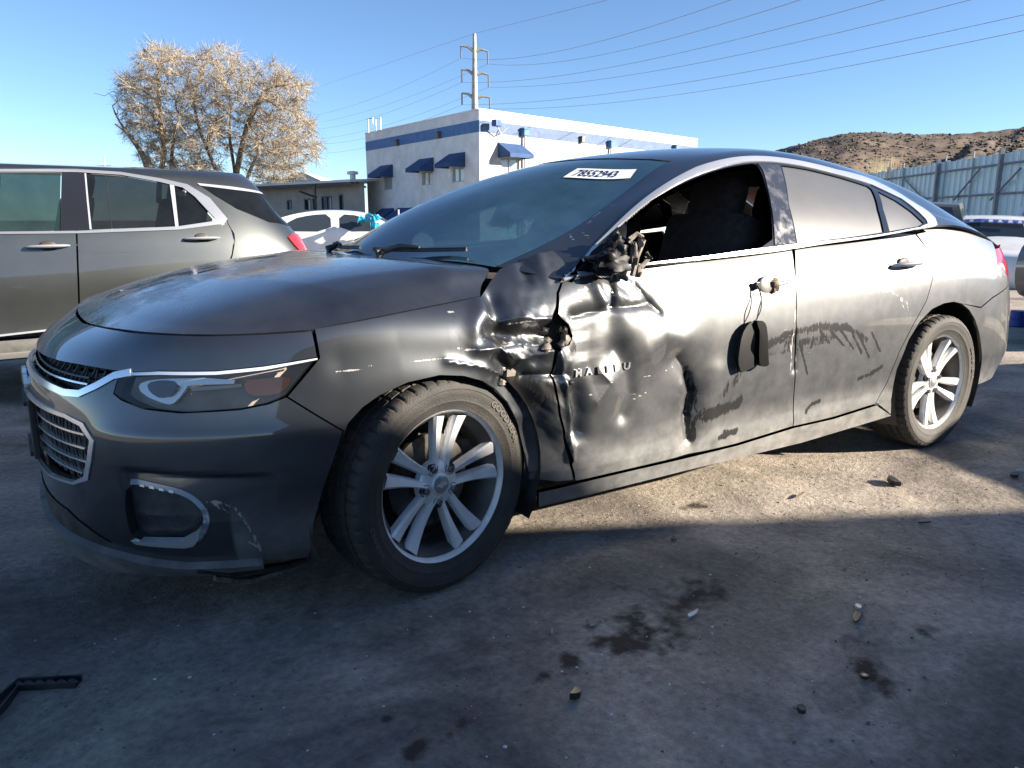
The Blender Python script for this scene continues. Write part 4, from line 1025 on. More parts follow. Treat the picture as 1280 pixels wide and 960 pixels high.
p = MB(); c1, _ = onA(702, 352, .012, False); c2, _ = onA(724, 346, .014, False); p.tube([c1, (c1+c2)/2+[0, 0, .002], c2], [.010, .011, .008], 8, True, .5); p.build('trim_end', CHROME, CAR, 50)
# broken edge bits in the torn gap between fender and door
for k, (zx, zy, s, m) in enumerate(((435, 330, .018, SAIL), (445, 365, .016, RAG), (425, 385, .014, SAIL), (455, 395, .012, SAIL), (380, 330, .016, SAIL), (390, 365, .014, DARKM), (225, 525, .014, RAG), (450, 520, .010, SAIL), (250, 500, .02, DARKM), (360, 395, .016, RAG))):
    a, n = onA(560+zx*.34375, 300+zy*.34375, -.012 if k < 6 else .0); rag('torn_metal', a, (s*1.3, s, s), 20+k, m, 6, fender if zx < 400 else front_door)
# handle: empty bracket, cord and the black grip hanging on it
a, n = onA(958, 356, .002); p = MB(); vs, fs = blob(a, (.050, .012, .036), 12, 2.2); p.add(vs, fs); hb = p.build('handle_recess', vary(mat('worn_silver', (.4,)*3, .35, .6), (.35, .34, .32), (.5, .49, .46), 30), front_door, 60)
a3, n = onA(966, 357, .010); rag('handle_socket', a3, (.022, .016, .026), 31, mat('brown_socket', (.12, .09, .06), .7), 8, hb)
a4, n = onA(978, 354, .020); p = MB(); p.tube([a3, a4, onA(988, 351, .022)[0]], [.016, .013, .010], 8, True, .7); p.build('handle_bracket', CHROME, hb, 40)
a5, n = onA(943, 358, .012); p = MB(); p.box(a5, (.022, .014, .030), bev=.003); p.build('cord_clip', BLACKPL, hb)
p = MB(); cc = curve([onA(x, y, h)[0] for x, y, h in ((942, 358, .02), (944, 372, .030), (940, 385, .035), (938, 399, .032))])(np.linspace(0, 1, 10)); p.tube(cc, .0022, 5)
cc2 = curve([onA(x, y, h)[0] for x, y, h in ((942, 358, .02), (945, 376, .026), (943, 388, .03), (937, 400, .030))])(np.linspace(0, 1, 10)); p.tube(cc2, .0022, 5); p.build('cord', BLACKPL, front_door)
hg = MB(); G1 = Z3((1092, 290), (1120, 290), (1132, 320), (1136, 430), (1138, 452), (1112, 456), (1100, 440), (1104, 330), (1098, 312))
def lift(poly, h0, h1, name, m, par):
    P = smoothpoly(poly, 1); A_ = [onA(x, y, 0, False)[0] for x, y in P]; c_, n_ = onA(*P.mean(0), 0, False); mb = MB(); k = len(P)
    mb.add([q+n_*h0 for q in A_]+[q+n_*h1 for q in A_]+[c_*.0+np.mean(A_, 0)+n_*(h1+.006)], [tuple(range(k))[::-1]]+[(i, (i+1) % k, k+(i+1) % k, k+i) for i in range(k)]+[(k+i, k+(i+1) % k, 2*k) for i in range(k)])
    return mb.build(name, m, par, 30)
GRIPM = mat('black_grip', (.004, .004, .004), .55, 0, 0, .08)
gp = lift(G1, .018, .040, 'hanging_grip', GRIPM, front_door)
lift(Z3((1094, 292), (1072, 302), (1050, 340), (1040, 400), (1036, 440), (1046, 478), (1060, 474), (1104, 452), (1102, 430), (1084, 420), (1080, 390), (1086, 340), (1098, 318)), .012, .026, 'grip_shell', SAIL, gp)
a6, n = onA(560+1136*.34375, 300+437*.34375, .03, False); p = MB(); p.box(a6, (.018, .012, .022), bev=.003); p.build('grip_lug', DARKM, gp)
# loose lip under the bumper
for k, pts in enumerate([((245, 712), (300, 716), (360, 706), (384, 699)), ((268, 722), (310, 726), (352, 714))]):
    p = MB(); P = [at(x, y, y=-.70+.02*k) for x, y in pts]; p.tube(P, [.018, .022, .02, .012][:len(P)], 7, True, .5); p.build('torn_undertray', [BLACKPL, RAG][k], CAR, 30)
def rebase(root):
    for o in [x for x in scene.objects if x.parent == root]:
        if o.name.split('.')[0] != 'wheel' or True:
            o.location = Vector(o.location)-Vector(root.location)
rebase(CAR)
# ------------------------------------------------------------------ grey SUV parked beyond the sedan
SUV = empty('parked_suv', (-1.2, 3.6, 0)); tag(SUV, 'dark grey SUV parked behind the sedan at the left, red tail lamp catching the sun', 'car')
VO = np.array([(-3.2, 2.72), (-2.2, 2.70), (-1.2, 2.69), (-.4, 2.69), (.2, 2.71), (.60, 2.76), (.84, 2.86), (.97, 3.05), (1.02, 3.3), (1.03, 3.6)])
_vd = np.r_[0, np.cumsum(np.linalg.norm(np.diff(VO, axis=0), axis=1))]; _vsp = NSpl(_vd)
VZ = [.28, .36, .46, .62, .80, .90, 1.0, 1.10, 1.25, 1.38, 1.44, 1.47, 1.50]
VI = {0: (.05, .01, .0, .0, .0, .012, .03, .06, .12, .18, .22, .27, .40),
      4: (.05, .01, .0, .0, .0, .012, .03, .06, .12, .18, .23, .29, .42),
      5: (.06, .02, .0, .0, .0, .012, .04, .08, .16, .25, .33, .40, .50),
      6: (.08, .03, .0, .0, .0, .02, .06, .12, .25, .38, .48, .55, .66),
      9: (.08, .03, .0, .0, .02, .05, .10, .17, .30, .44, .50, .56, .66)}
_vi = sorted(VI); _vis = NSpl([_vd[i] for i in _vi]); _VV = np.array([VI[i] for i in _vi]); _vz = NSpl(VZ)
def fnV(uv):
    uv = np.asarray(uv, float); s, z = uv[:, 0], uv[:, 1]
    xy = _vsp.W(s)@VO; t = _vsp.W(s+1e-3)@VO-xy; t /= np.linalg.norm(t, axis=1)[:, None]
    ins = np.einsum('ni,ij,nj->n', _vis.W(s), _VV, _vz.W(z))
    d = z-.865; ins = ins+.06*.5*(d+np.sqrt(d*d+1e-4))
    return np.stack([xy[:, 0]-t[:, 1]*ins, xy[:, 1]+t[:, 0]*ins, z], 1)
SV = Surf(fnV, (0, _vd[-1]), (.28, 1.50), 220, 90)
n_ = SV.normal(np.array([[2.0, .6]]))[0]; SV.sgn = 1 if n_[1] < 0 else -1; SV.nrm = SV.normal(SV.g); SV.face = np.einsum('ij,ij->i', SV.nrm, CAM-SV.P) > 0
TV = SV.trace
SPAINT = paint_mat('suv_grey_paint', (.065, .072, .072), (.24, .235, .22), wear=False, dustlo=.4, film=(.05, .15))
def vp(name, poly, step=.05, m=None, hem=.012, offset=0., parent=SUV, label=None):
    o = panel(name, SV, [np.array(poly)], step, m or SPAINT, parent, hem=hem, offset=offset, both=False)
    if label: o['label'] = label
    return o
x0 = 0.0
sdoor_f = cat([[x0, .93], [x0, .40]], TV([(100, 413), (98, 340), (96.5, 292)]))
sdoor_f = cat([[x0, .93]], TV([(30, 289), (60, 288.5), (95, 287)]), TV([(97, 340), (99.5, 412)]), [[x0, TV([(5, 419)])[0][1]]])
vp('front_door', shrink(sdoor_f, .003, False))
vp('rear_door', shrink(cat(TV([(96, 287), (160, 286), (220, 284), (283, 278)]), TV([(290, 290), (292.5, 300), (290, 318), (280, 345), (262, 362)]), [[_vd[3]+.62, .44], [_vd[3]+.30, .40]], TV([(100.5, 412), (98, 340)])), .003, False))
# body side from belt to roof with quarter, tail and roof
top = [(s, 1.485) for s in np.linspace(0, _vd[-1], 20)]
WTOP = [(-40, 214), (0, 213), (60, 213), (96, 213.5), (150, 217), (200, 226), (232, 233), (258, 250), (284, 275)]
vp('roof_shell', cat([[0, 1.30]], TV(WTOP[1:]), TV([(285, 279), (293, 292), (294, 301), (291, 319), (282, 346), (264, 363)]), [[_vd[3]+.66, .42], [_vd[-1], .42], [_vd[-1], 1.472], [0, 1.472]]), .06)
rf = MB(); zs = [];
for s in np.linspace(0, _vd[-1], 24):
    p = fnV(np.array([[s, 1.474]]))[0]; zs.append([tuple(p), (p[0]-.10*(s > 4), (p[1]+3.6)/2, 1.500 if s < 3.6 else 1.485), (min(p[0], .60), 3.6, 1.51 if s < 3.6 else 1.495)])
V_ = [q for r in zs for q in r]; rf.add(V_, [(i*3+j, i*3+j+1, (i+1)*3+j+1, (i+1)*3+j) for i in range(23) for j in range(2)])
V2 = [(x, 7.2-y, z) for x, y, z in V_]; rf.add(V2, [(i*3+j, i*3+j+1, (i+1)*3+j+1, (i+1)*3+j) for i in range(23) for j in range(2)])
rf.build('roof_top', SPAINT, SUV, 50)
fs_ = MB(); q = [tuple(fnV(np.array([[s, z]]))[0]*[1, -1, 1]+[0, 7.2, 0]) for s in np.linspace(0, _vd[-1], 20) for z in (.30, .6, .92)]
fs_.add(q, [(i*3+j, i*3+j+1, (i+1)*3+j+1, (i+1)*3+j) for i in range(19) for j in range(2)]); fs_.build('far_side', SPAINT, SUV, 40)
STRIM = mat('suv_trim', (.42, .43, .45), .3, .8)
vp('window_trim', cat([[0, 1.285]], TV([(0, 211.5), (60, 211.5), (96, 212), (150, 215.5), (200, 223.5), (234, 231), (262, 248), (284, 274), (280, 280), (222, 287.5), (100, 292), (0, 293)]), [[0, .925], [0, .94]], TV([(0, 290), (100, 289), (222, 283.5), (266, 277), (268, 273), (243, 246), (228, 235), (200, 228), (150, 219), (96, 215.5), (60, 215), (0, 215)])), .04, STRIM, offset=.008)
GV = glass_mat('suv_dark_glass', (.04, .05, .055), (.06, .07, .085), .10, .8, 1.4)
GVF = glass_mat('suv_front_glass', (.05, .075, .085), (.05, .10, .11), .2, .8, 1.25)
vp('front_glass', cat([[0, .945]], [[0, 1.27]], TV([(0, 216), (76, 216), (75, 288)])), .05, GVF, 0)
vp('pillar_cover', TV([(77, 215.5), (106, 216.5), (109, 240), (113, 287), (75.5, 288.5)]), .05, GLOSSBLK, offset=.004)
vp('rear_door_glass', TV([(108, 217), (158, 221), (213, 231), (219.5, 283), (114, 287)]), .05, GV, 0)
vp('quarter_light', TV([(218, 232.5), (241, 246), (266, 274), (264, 277), (223, 283)]), .05, GV, 0)
vp('window_divider', TV([(212, 230), (217.5, 232), (223, 283), (219, 284)]), .05, CHROME, .006, .006)
vp('window_edge', TV([(105.5, 217), (107.5, 217), (114.5, 287), (112, 287)]), .05, CHROME, .006, .006)
vp('rear_side_glass', TV([(250, 231.5), (290, 236), (325, 241), (350, 262), (370, 283), (337, 278), (296, 261), (270, 245)]), .05, GV, 0, .004)
vp('glass_edge_trim', TV([(246, 229.5), (290, 234), (352, 243.5), (352, 246), (325, 242.5), (290, 237.5), (250, 232.5)]), .05, CHROME, 0, .007)
vp('rear_glass', cat(TV([(329, 242), (345, 244.5), (374, 284)])), .05, GV, 0, .004)
tg = TV([(328, 241), (373, 283)])
vp('tailgate_glass', cat(tg, [[_vd[-1], 1.0], [_vd[-1], 1.40]]), .05, GV, 0, .005)
SRED = mat('suv_red_lens', (.55, .02, .02), .08, 0, 1)
vp('tail_lamp', smoothpoly(TV([(357, 294), (372, 292.5), (386, 296), (391, 304), (390, 316), (378, 318), (366, 306)]), 1), .02, SRED, .02, .012)
fd = TV([(312, 304), (344, 302.5), (346, 323), (315, 327)]); vp('fuel_door', smoothpoly(fd, 2), .03, SPAINT, .004, .002)
for nm, yy in (('sill_trim', 0), ):
    a = TV([(0, 419.5), (70, 411.5), (85, 410)])
    vp('sill_chrome', cat([[x0, a[0][1]+.004]], a+[0, .006], [[_vd[3]+.5, a[-1][1]+.006], [_vd[3]+.5, a[-1][1]-.006]], (a-[0, .006])[::-1], [[x0, a[0][1]-.008]]), .04, CHROME, .02, .014)
    CLAD = vary(mat('grey_cladding', (.2,)*3, .6), (.07, .07, .068), (.12, .118, .11), 12)
    vp('side_cladding', [(x0, .392), (_vd[3]+.62, .43), (_vd[3]+.55, .30), (x0, .30)], .04, CLAD, .03, .012)
    vp('lower_cladding', [(x0, .345), (_vd[3]+.55, .345), (_vd[3]+.5, .318), (x0, .31)], .04, mat('light_cladding', (.17, .17, .165), .5), .03, .022)
for hx, hy in ((60, 308), (252, 298)):
    uv = TV([(hx, hy)])[0]; P = fnV([uv])[0]
    p = MB(); p.tube([P+np.array([dx, dy, dz]) for dx, dy, dz in [(-.115, -.008, -.002), (-.09, -.035, 0), (0, -.045, .003), (.08, -.038, .004), (.115, -.010, .004)]], [.008, .016, .018, .016, .009], 10, True, .6)
    o = p.build('door_handle', CHROME, SUV, 50); p = MB(); p.add(*blob(P, (.05, .008, .035), 8, 2)); p.build('handle_recess', DARKM, o, 60)
ub = MB(); ub.box((-1.1, 3.6, .36), (3.9, 1.5, .18)); ub.build('underbody', DARKM, SUV)
inn = MB(); inn.box((-1.1, 3.6, .60), (3.9, 1.7, .35)); 
R_ = Matrix.Rotation(math.radians(14), 3, 'Y')
inn.build('cabin_floor', CABIN, SUV)
for sx in (-1.15, -.62, .1):
    for sy in (3.2, 4.0):
        b = MB(); b.box((sx, sy, 1.0), (.14, .5, .62), R_, bev=.05); o = b.build('seat', CABIN, SUV, 40)
        b = MB(); b.box((sx+.10, sy, 1.36), (.10, .27, .17), R_, bev=.04); b.build('headrest', CABIN, o, 40)
for cx in (.02,):
    for sy, src in ((2.84, wfr), (4.36, wfr)):
        pass
w_ = copy_tree(wrr, SUV); w_.location = (-.30, 2.84, .335); w_.rotation_euler = (0, 0, 0)
rebase(SUV)
# ------------------------------------------------------------------ placing far things: horizontal position from a column and a distance
def pt(px, py, D):
    k = (480-py)/FPX; dz = D*(k*_cp-_sp)/(_cp+k*_sp); zc = D*_cp-dz*_sp; lat = (px-640)/FPX*zc
    return np.array([CAM[0]+D*_cy+lat*RGT[0], CAM[1]+D*_sy+lat*RGT[1], CAM[2]+dz])
def on_wall(px, py, A, Bp):
    """where the sight line meets the vertical plane through A and B"""
    d = ray(px, py); t = Bp[:2]-A[:2]; n = np.array([-t[1], t[0]]); k = ((A[:2]-CAM[:2])@n)/(d[:2]@n); return CAM+d*k
def solveD(px, py, z, D0, D1):
    for _ in range(60):
        m = (D0+D1)/2
        if (pt(px, py, m)[2] < z) == (pt(px, py, D1)[2] > z): D0 = m
        else: D1 = m
    return m
STUCS = vary(mat('sun_darkened_stucco', (.55,)*3, .9), (.30, .30, .29), (.46, .455, .44), 2.2, 12, bump=.5, bscale=14)  # white stucco's sunlit copy, darkened so direct sun does not clip
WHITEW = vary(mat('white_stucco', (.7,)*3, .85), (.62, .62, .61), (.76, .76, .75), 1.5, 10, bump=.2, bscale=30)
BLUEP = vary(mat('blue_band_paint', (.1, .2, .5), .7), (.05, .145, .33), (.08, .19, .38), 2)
BLUESUN = vary(mat('sunlit_band_paint', (.3, .4, .6), .8), (.070, .11, .20), (.10, .145, .235), 3, bump=.2)  # band blue's sunlit copy, sun washout put into the colour
AWN = vary(mat('awning_canvas', (.03, .06, .2), .8), (.016, .05, .14), (.025, .07, .185), 3)
PANE = mat('window_pane', (.35, .42, .45), .08, 0, .5); FRAMEM = mat('window_frame', (.5, .5, .5), .5)
BL = empty('office_building', pt(598, 138, 44.6)*[1, 1, 0]); tag(BL, 'two storey white building with a blue band and blue window awnings', 'building')
cB = pt(598.7, 137, 44.6); zt = cB[2]
dA = solveD(456.5, 167.5, zt, 40, 80); cA = pt(456.5, 167.5, dA); dC = solveD(872, 174.7, zt, 45, 90); cC = pt(872, 174.7, dC)
cA[2] = cB[2] = cC[2] = zt; cD = cA+cC-cB
def wallbox(A, Bq, z0, z1, th, inner):
    """slab from A to B, thickness towards the point 'inner'"""
    m = MB(); t = (Bq-A)[:2]; n = np.array([-t[1], t[0]]); n = n/np.linalg.norm(n)
    if (inner[:2]-A[:2])@n < 0: n = -n
    P = [A[:2], Bq[:2], Bq[:2]+n*th, A[:2]+n*th]
    m.add([(*p, z0) for p in P]+[(*p, z1) for p in P], [(0, 1, 2, 3), (4, 5, 6, 7), (0, 1, 5, 4), (1, 2, 6, 5), (2, 3, 7, 6), (3, 0, 4, 7)]); return m
ctr = (cA+cC)/2
def wall_with_openings(name, A, Bq, z0, z1, rects, m, parent, th=.3, inner=None):
    """rects: (u0,u1,za,zb) in metres along A->B"""
    t = (Bq-A)[:2]; L = np.linalg.norm(t); t /= L; n = np.array([-t[1], t[0]])
    if (inner[:2]-A[:2])@n < 0: n = -n
    us = sorted({0, L, *[r[0] for r in rects], *[r[1] for r in rects]}); zs = sorted({z0, z1, *[r[2] for r in rects], *[r[3] for r in rects]})
    mb = MB(); f = lambda u, z, d=0: (*(A[:2]+t*u+n*d), z)
    for i in range(len(us)-1):
        for j in range(len(zs)-1):
            uc, zc = (us[i]+us[i+1])/2, (zs[j]+zs[j+1])/2
            if any(r[0] < uc < r[1] and r[2] < zc < r[3] for r in rects): continue
            mb.add([f(us[i], zs[j]), f(us[i+1], zs[j]), f(us[i+1], zs[j+1]), f(us[i], zs[j+1])], [(0, 1, 2, 3)])
    for u0, u1, a, b in rects:
        for q in ((u0, a, u1, a), (u1, a, u1, b), (u1, b, u0, b), (u0, b, u0, a)):
            mb.add([f(q[0], q[1]), f(q[2], q[3]), f(q[2], q[3], .18), f(q[0], q[1], .18)], [(0, 1, 2, 3)])
    o = mb.build(name, m, parent); return o, f
def uz(px, py, A, Bq):
    p = on_wall(px, py, A, Bq); t = (Bq-A)[:2]; t = t/np.linalg.norm(t); return float((p[:2]-A[:2])@t), float(p[2])
def rect_px(x0, y0, x1, y1, A, Bq):
    a = uz(x0, y0, A, Bq); b = uz(x1, y1, A, Bq); return (min(a[0], b[0]), max(a[0], b[0]), min(a[1], b[1]), max(a[1], b[1]))
RL = [rect_px(478.5, 220.5, 490.5, 237, cA, cB), rect_px(527, 213.5, 541, 231, cA, cB), rect_px(564.5, 208, 580, 227, cA, cB)]
RL += [(RL[0][0], RL[0][1], .15, 1.22), (RL[0][1]+1.1, RL[0][1]+3.4, .15, 1.22), (RL[2][0], RL[2][1], .15, 1.22)]
RR_ = []; LR = np.linalg.norm((cC-cB)[:2]); aw0 = uz(629, 214, cB, cC)
RR_ += [(aw0[0]-.15, aw0[0]+1.35, 3.6, 4.75)]
for k in range(4): RR_ += [(aw0[0]-.15+k*5.6, aw0[0]+1.35+k*5.6, .2, 1.3)]
for nm, A_, B_, rects in (('wall', cA, cB, RL), ('wall', cB, cC, RR_)):
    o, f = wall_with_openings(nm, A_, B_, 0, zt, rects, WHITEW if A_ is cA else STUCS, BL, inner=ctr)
    for u0, u1, a, b in rects:
        p = MB(); p.add([f(u0, a, .14), f(u1, a, .14), f(u1, b, .14), f(u0, b, .14)], [(0, 1, 2, 3)]); pane = p.build('window', PANE, BL)
        p = MB()
        for q in ((u0, a, u1, a+.07), (u0, b-.07, u1, b), (u0, a, u0+.06, b), (u1-.06, a, u1, b), ((u0+u1)/2-.03, a, (u0+u1)/2+.03, b)):
            P8 = [f(q[0], q[1], .08), f(q[2], q[1], .08), f(q[2], q[3], .08), f(q[0], q[3], .08), f(q[0], q[1], .13), f(q[2], q[1], .13), f(q[2], q[3], .13), f(q[0], q[3], .13)]
            p.add(P8, [(0, 1, 2, 3), (4, 5, 6, 7), (0, 1, 5, 4), (1, 2, 6, 5), (2, 3, 7, 6), (3, 0, 4, 7)])
        p.build('frame', FRAMEM, pane)
    # awnings over every opening
    for u0, u1, a, b in rects:
        w0, w1 = u0-.28, u1+.18; top_ = b+.72; bot = b-.12; out = -1.0
        p = MB(); vs = [f(w0, top_, -.01), f(w1, top_, -.01), f(w1, bot+.22, out), f(w0, bot+.22, out), f(w0, bot, out), f(w1, bot, out), f(w0, bot, -.01), f(w1, bot, -.01)]
        p.add(vs, [(0, 1, 2, 3), (3, 2, 5, 4), (0, 3, 4, 6), (1, 2, 5, 7)]); p.build('awning', AWN, BL)
for A_, B_ in ((cB, cC),):
    pass
for A_, B_, ya, yb, xx in ((cA, cB, 149.8, 164.5, 598.5), (cB, cC, 149.8, 164.5, 599)):
    z1_ = uz(598.7, 150, cA, cB)[1]; z0_ = uz(598.7, 164.7, cA, cB)[1]; L = np.linalg.norm((B_-A_)[:2]); t = (B_-A_)[:2]/L; n = np.array([-t[1], t[0]]); n = n if (ctr[:2]-A_[:2])@n > 0 else -n
    p = MB(); q = [A_[:2]-n*.012, B_[:2]-n*.012]; p.add([(*q[0], z0_), (*q[1], z0_), (*q[1], z1_), (*q[0], z1_)], [(0, 1, 2, 3)]); p.build('painted_band', BLUEP if A_ is cA else BLUESUN, BL)
for A_, B_ in ((cA, cD), (cD, cC)): wallbox(A_, B_, 0, zt, .3, ctr).build('wall', WHITEW, BL)
p = MB(); p.add([(*q[:2], zt-.5) for q in (cA, cB, cC, cD)], [(0, 1, 2, 3)]); p.build('roof', vary(mat('flat_roof', (.3,)*3, .9), (.25,)*3, (.35,)*3, 2), BL)
cap = MB()
for A_, B_ in ((cA, cB), (cB, cC)):
    t = (B_-A_); L = np.linalg.norm(t[:2]); t = t/L; n = np.array([-t[1], t[0], 0]); n = n if (ctr-A_)[:2]@n[:2] > 0 else -n
    a, b = A_-n*.03, B_-n*.03; cap.add([(*a[:2], zt-.02), (*b[:2], zt-.02), (*(b+n*.36)[:2], zt-.02), (*(a+n*.36)[:2], zt-.02), (*a[:2], zt+.07), (*b[:2], zt+.07), (*(b+n*.36)[:2], zt+.07), (*(a+n*.36)[:2], zt+.07)], [(0, 1, 2, 3), (4, 5, 6, 7), (0, 1, 5, 4), (1, 2, 6, 5), (2, 3, 7, 6), (3, 0, 4, 7)])
cap.build('parapet_cap', mat('cap_metal', (.6, .6, .6), .5, .4), BL)
# scuppers with leader heads and downpipes on the sunny side, small lamps, camera arm
tR = (cC-cB)[:2]/LR; nR = np.array([-tR[1], tR[0]]); nR = nR if (ctr[:2]-cB[:2])@nR > 0 else -nR
for px, py in ((654, 166), (762, 181), (843, 186)):
    u, z = uz(px, py, cB, cC); c = cB[:2]+tR*u
    p = MB(); a = np.array([*(c-nR*.16), z]); M_ = Matrix.Rotation(math.atan2(tR[1], tR[0]), 3, 'Z')
    p.box(a, (.42, .30, .36), M_, bev=.02); p.box(a+[0, 0, .22], (.52, .36, .08), M_, bev=.01); o = p.build('leader_head', BLUEP, BL)
    p = MB(); p.tube([a+[0, 0, -.15], np.array([a[0], a[1], .2])], .08, 8); p.build('downpipe', WHITEW, o, 40)
tL_ = (cB-cA)[:2]/np.linalg.norm((cB-cA)[:2]); nL = np.array([-tL_[1], tL_[0]]); nL = nL if (ctr[:2]-cA[:2])@nL > 0 else -nL
for px, py, A_, t_, n_v in ((498, 179, cA, tL_, nL), (550, 169.5, cA, tL_, nL), (726, 175, cB, tR, nR)):
    u, z = uz(px, py, A_, A_+np.array([*t_, 0])); c = A_[:2]+t_*u
    p = MB(); M_ = Matrix.Rotation(math.atan2(t_[1], t_[0]), 3, 'Z'); p.box((*(c-n_v*.12), z), (.26, .24, .34), M_, bev=.03); p.box((*(c-n_v*.12), z+.2), (.32, .30, .05), M_); p.build('wall_lamp', mat('lamp_housing', (.16, .14, .12), .5, .5) if px != 0 else None, BL)
u, z = uz(612, 155, cB, cC); c = cB[:2]+tR*u
p = MB(); a = np.array([*(c-nR*.55), z]); p.tube([np.array([*(cB[:2]+tR*(u+.75)), z-.50]), np.array([*(cB[:2]+tR*(u+.55)-nR*.35), z-.5]), a+[0, 0, -.1]], .035, 6)
p.tube([np.array([*(cB[:2]+tR*(u+.65)-nR*.25), z-.5]), np.array([*(cB[:2]+tR*(u+1.0)-nR*.5), z-.1])], .03, 6); p.build('camera_arm', FRAMEM, BL, 40)
p = MB(); p.box(a, (.5, .35, .35), Matrix.Rotation(.4, 3, 'Z'), bev=.05); p.build('security_camera', mat('blue_housing', (.03, .08, .25), .5), BL)
# roof ladder hoops
for xa, xb in ((460, 466), (469.5, 475.5)):
    za, zb = zt-.1, None
    p1 = pt(xa, 150, dA-1.2); p2 = pt(xb, 150, dA-1.6); zb = pt(xa, 148.5, dA-1.2)[2]
    p = MB(); p.tube([(p1[0], p1[1], za), (p1[0], p1[1], zb), (p2[0], p2[1], zb), (p2[0], p2[1], zb-.4 if xa < 465 else za)], .045, 6); p.build('ladder_rail', mat('galvanised', (.45, .46, .47), .5, .6), BL, 40)
p = MB(); a = pt(498, 262, 45); p.tube([(a[0], a[1], 0), (a[0], a[1], a[2])], .05, 6); tag(p.build('thin_post', FRAMEM), 'thin white post in front of the blue awnings by the office wall', 'post')

# low shop with a dark veranda, white gabled shed behind it
STUC = vary(mat('tan_stucco', (.3,)*3, .9), (.30, .27, .24), (.38, .35, .31), 1.2)
SHOP = empty('low_shop', pt(400, 260, 58)*[1, 1, 0]); tag(SHOP, 'low tan shop with dark eaves and small windows left of the office building', 'building')
sA = pt(330, 300, 62); sB = pt(458, 300, 54); z1 = pt(457, 227, 54)[2]
sin_ = sA+np.array([FWD[0], FWD[1], 0])*8
rs = [rect_px(a, y0, b, y1, sA, sB) for a, y0, b, y1 in ((359, 250.5, 364.5, 262), (380.5, 249, 389, 262), (391, 248, 395, 262), (402, 246, 407, 262), (408, 245.5, 415, 262), (424, 243.5, 429, 262))]
rs = [(a, b, max(1.4, c), d) for a, b, c, d in rs]
o, f = wall_with_openings('wall', sA, sB, 0, z1-.1, rs, STUC, SHOP, inner=sin_)
for i, (u0, u1, a, b) in enumerate(rs):
    p = MB(); p.add([f(u0, a, .14), f(u1, a, .14), f(u1, b, .14), f(u0, b, .14)], [(0, 1, 2, 3)]); w = p.build('window', PANE if i not in (1, 5) else mat('dark_pane', (.03, .035, .045), .1), SHOP)
    p = MB()
    for q in ((u0-.05, a, u0+.05, b), (u1-.05, a, u1+.05, b), (u0, b-.06, u1, b+.04)):
        P8 = [f(q[0], q[1], -.03), f(q[2], q[1], -.03), f(q[2], q[3], -.03), f(q[0], q[3], -.03), f(q[0], q[1], .1), f(q[2], q[1], .1), f(q[2], q[3], .1), f(q[0], q[3], .1)]
        p.add(P8, [(0, 1, 2, 3), (4, 5, 6, 7), (0, 1, 5, 4), (1, 2, 6, 5), (2, 3, 7, 6), (3, 0, 4, 7)])
    p.build('frame', mat('dark_frame', (.05, .06, .08), .5), w)
t = (sB-sA)[:2]; Ls = np.linalg.norm(t); t = t/Ls; n = np.array([-t[1], t[0]]); n = n if (sin_[:2]-sA[:2])@n > 0 else -n
p = MB(); ea = [(*(sA[:2]-t*2-n*1.2), z1-.05), (*(sB[:2]-n*1.2), z1-.05), (*(sB[:2]+n*10), z1+.55), (*(sA[:2]-t*2+n*10), z1+.55)]
p.add(ea+[(x, y, z+.16) for x, y, z in ea], [(0, 1, 2, 3), (4, 5, 6, 7), (0, 1, 5, 4), (1, 2, 6, 5), (2, 3, 7, 6), (3, 0, 4, 7)]); p.build('roof', mat('light_roofing', (.62, .62, .62), .6), SHOP)
p = MB(); p.add([(*(sA[:2]-t*2-n*1.22), z1-.28), (*(sB[:2]-n*1.22), z1-.28), (*(sB[:2]-n*1.22), z1-.06), (*(sA[:2]-t*2-n*1.22), z1-.06), (*(sA[:2]-t*2-n*1.0), z1-.28), (*(sB[:2]-n*1.0), z1-.28)], [(0, 1, 2, 3), (0, 1, 5, 4)]); p.build('fascia', mat('dark_fascia', (.06, .055, .05), .7), SHOP)
for px in (433, 395):
    a = pt(px, 262, 55.5); p = MB(); p.tube([(a[0], a[1], 0), (a[0], a[1], z1-.1)], .07, 6); p.build('veranda_post', mat('post_dark', (.05, .05, .05), .6), SHOP)
for (xa, ya, xb, yb) in ((374, 239, 396, 247), (446, 228.5, 457, 234)):
    p = MB(); p.tube([pt(xa, ya, 55), pt(xb, yb, 56)], .07, 6); p.build('awning_brace', mat('brace_dark', (.05, .05, .05), .6), SHOP)
p = MB(); a = pt(441, 224, 60); p.tube([a-[0, 0, .5], a+[0, 0, .35]], .22, 12); p.tube([a+[0, 0, .35], a+[0, 0, .55], a+[0, 0, .6]], [.42, .42, .15], 12); p.build('roof_vent', mat('vent_metal', (.6, .6, .6), .4, .5), SHOP, 40)
SHED = empty('gabled_shed', pt(378, 230, 75)*[1, 1, 0]); tag(SHED, 'white gabled shed roof showing above the low tan shop', 'building')
g1, g2, g3 = pt(372, 226, 72), pt(378, 216.5, 72), pt(411, 231, 70); lft = pt(318, 232, 82)
p = MB(); bk = np.array([FWD[0], FWD[1], 0])*14
gz = 0
p.add([(*pt(366, 235, 72)[:2], 0), (*g3[:2], 0), tuple(g3), tuple(g2), tuple(pt(362, 232, 72))], [(0, 1, 2, 3, 4)]); p.build('gable_wall', mat('white_boards', (.7, .7, .68), .7), SHED)
for k in range(7):
    px = 381+k*4.2; yt = 216.5+(px-378)*14.5/33; a = pt(px, yt+1.5, 71.9); b = pt(px, 236, 71.9); p = MB(); p.tube([a, b], .05, 4); p.build('batten', mat('batten', (.35, .33, .3), .7) if k == 0 else bpy.data.materials['batten'], SHED)
p = MB(); l2, l1 = lft+bk*0, pt(318, 234, 80)
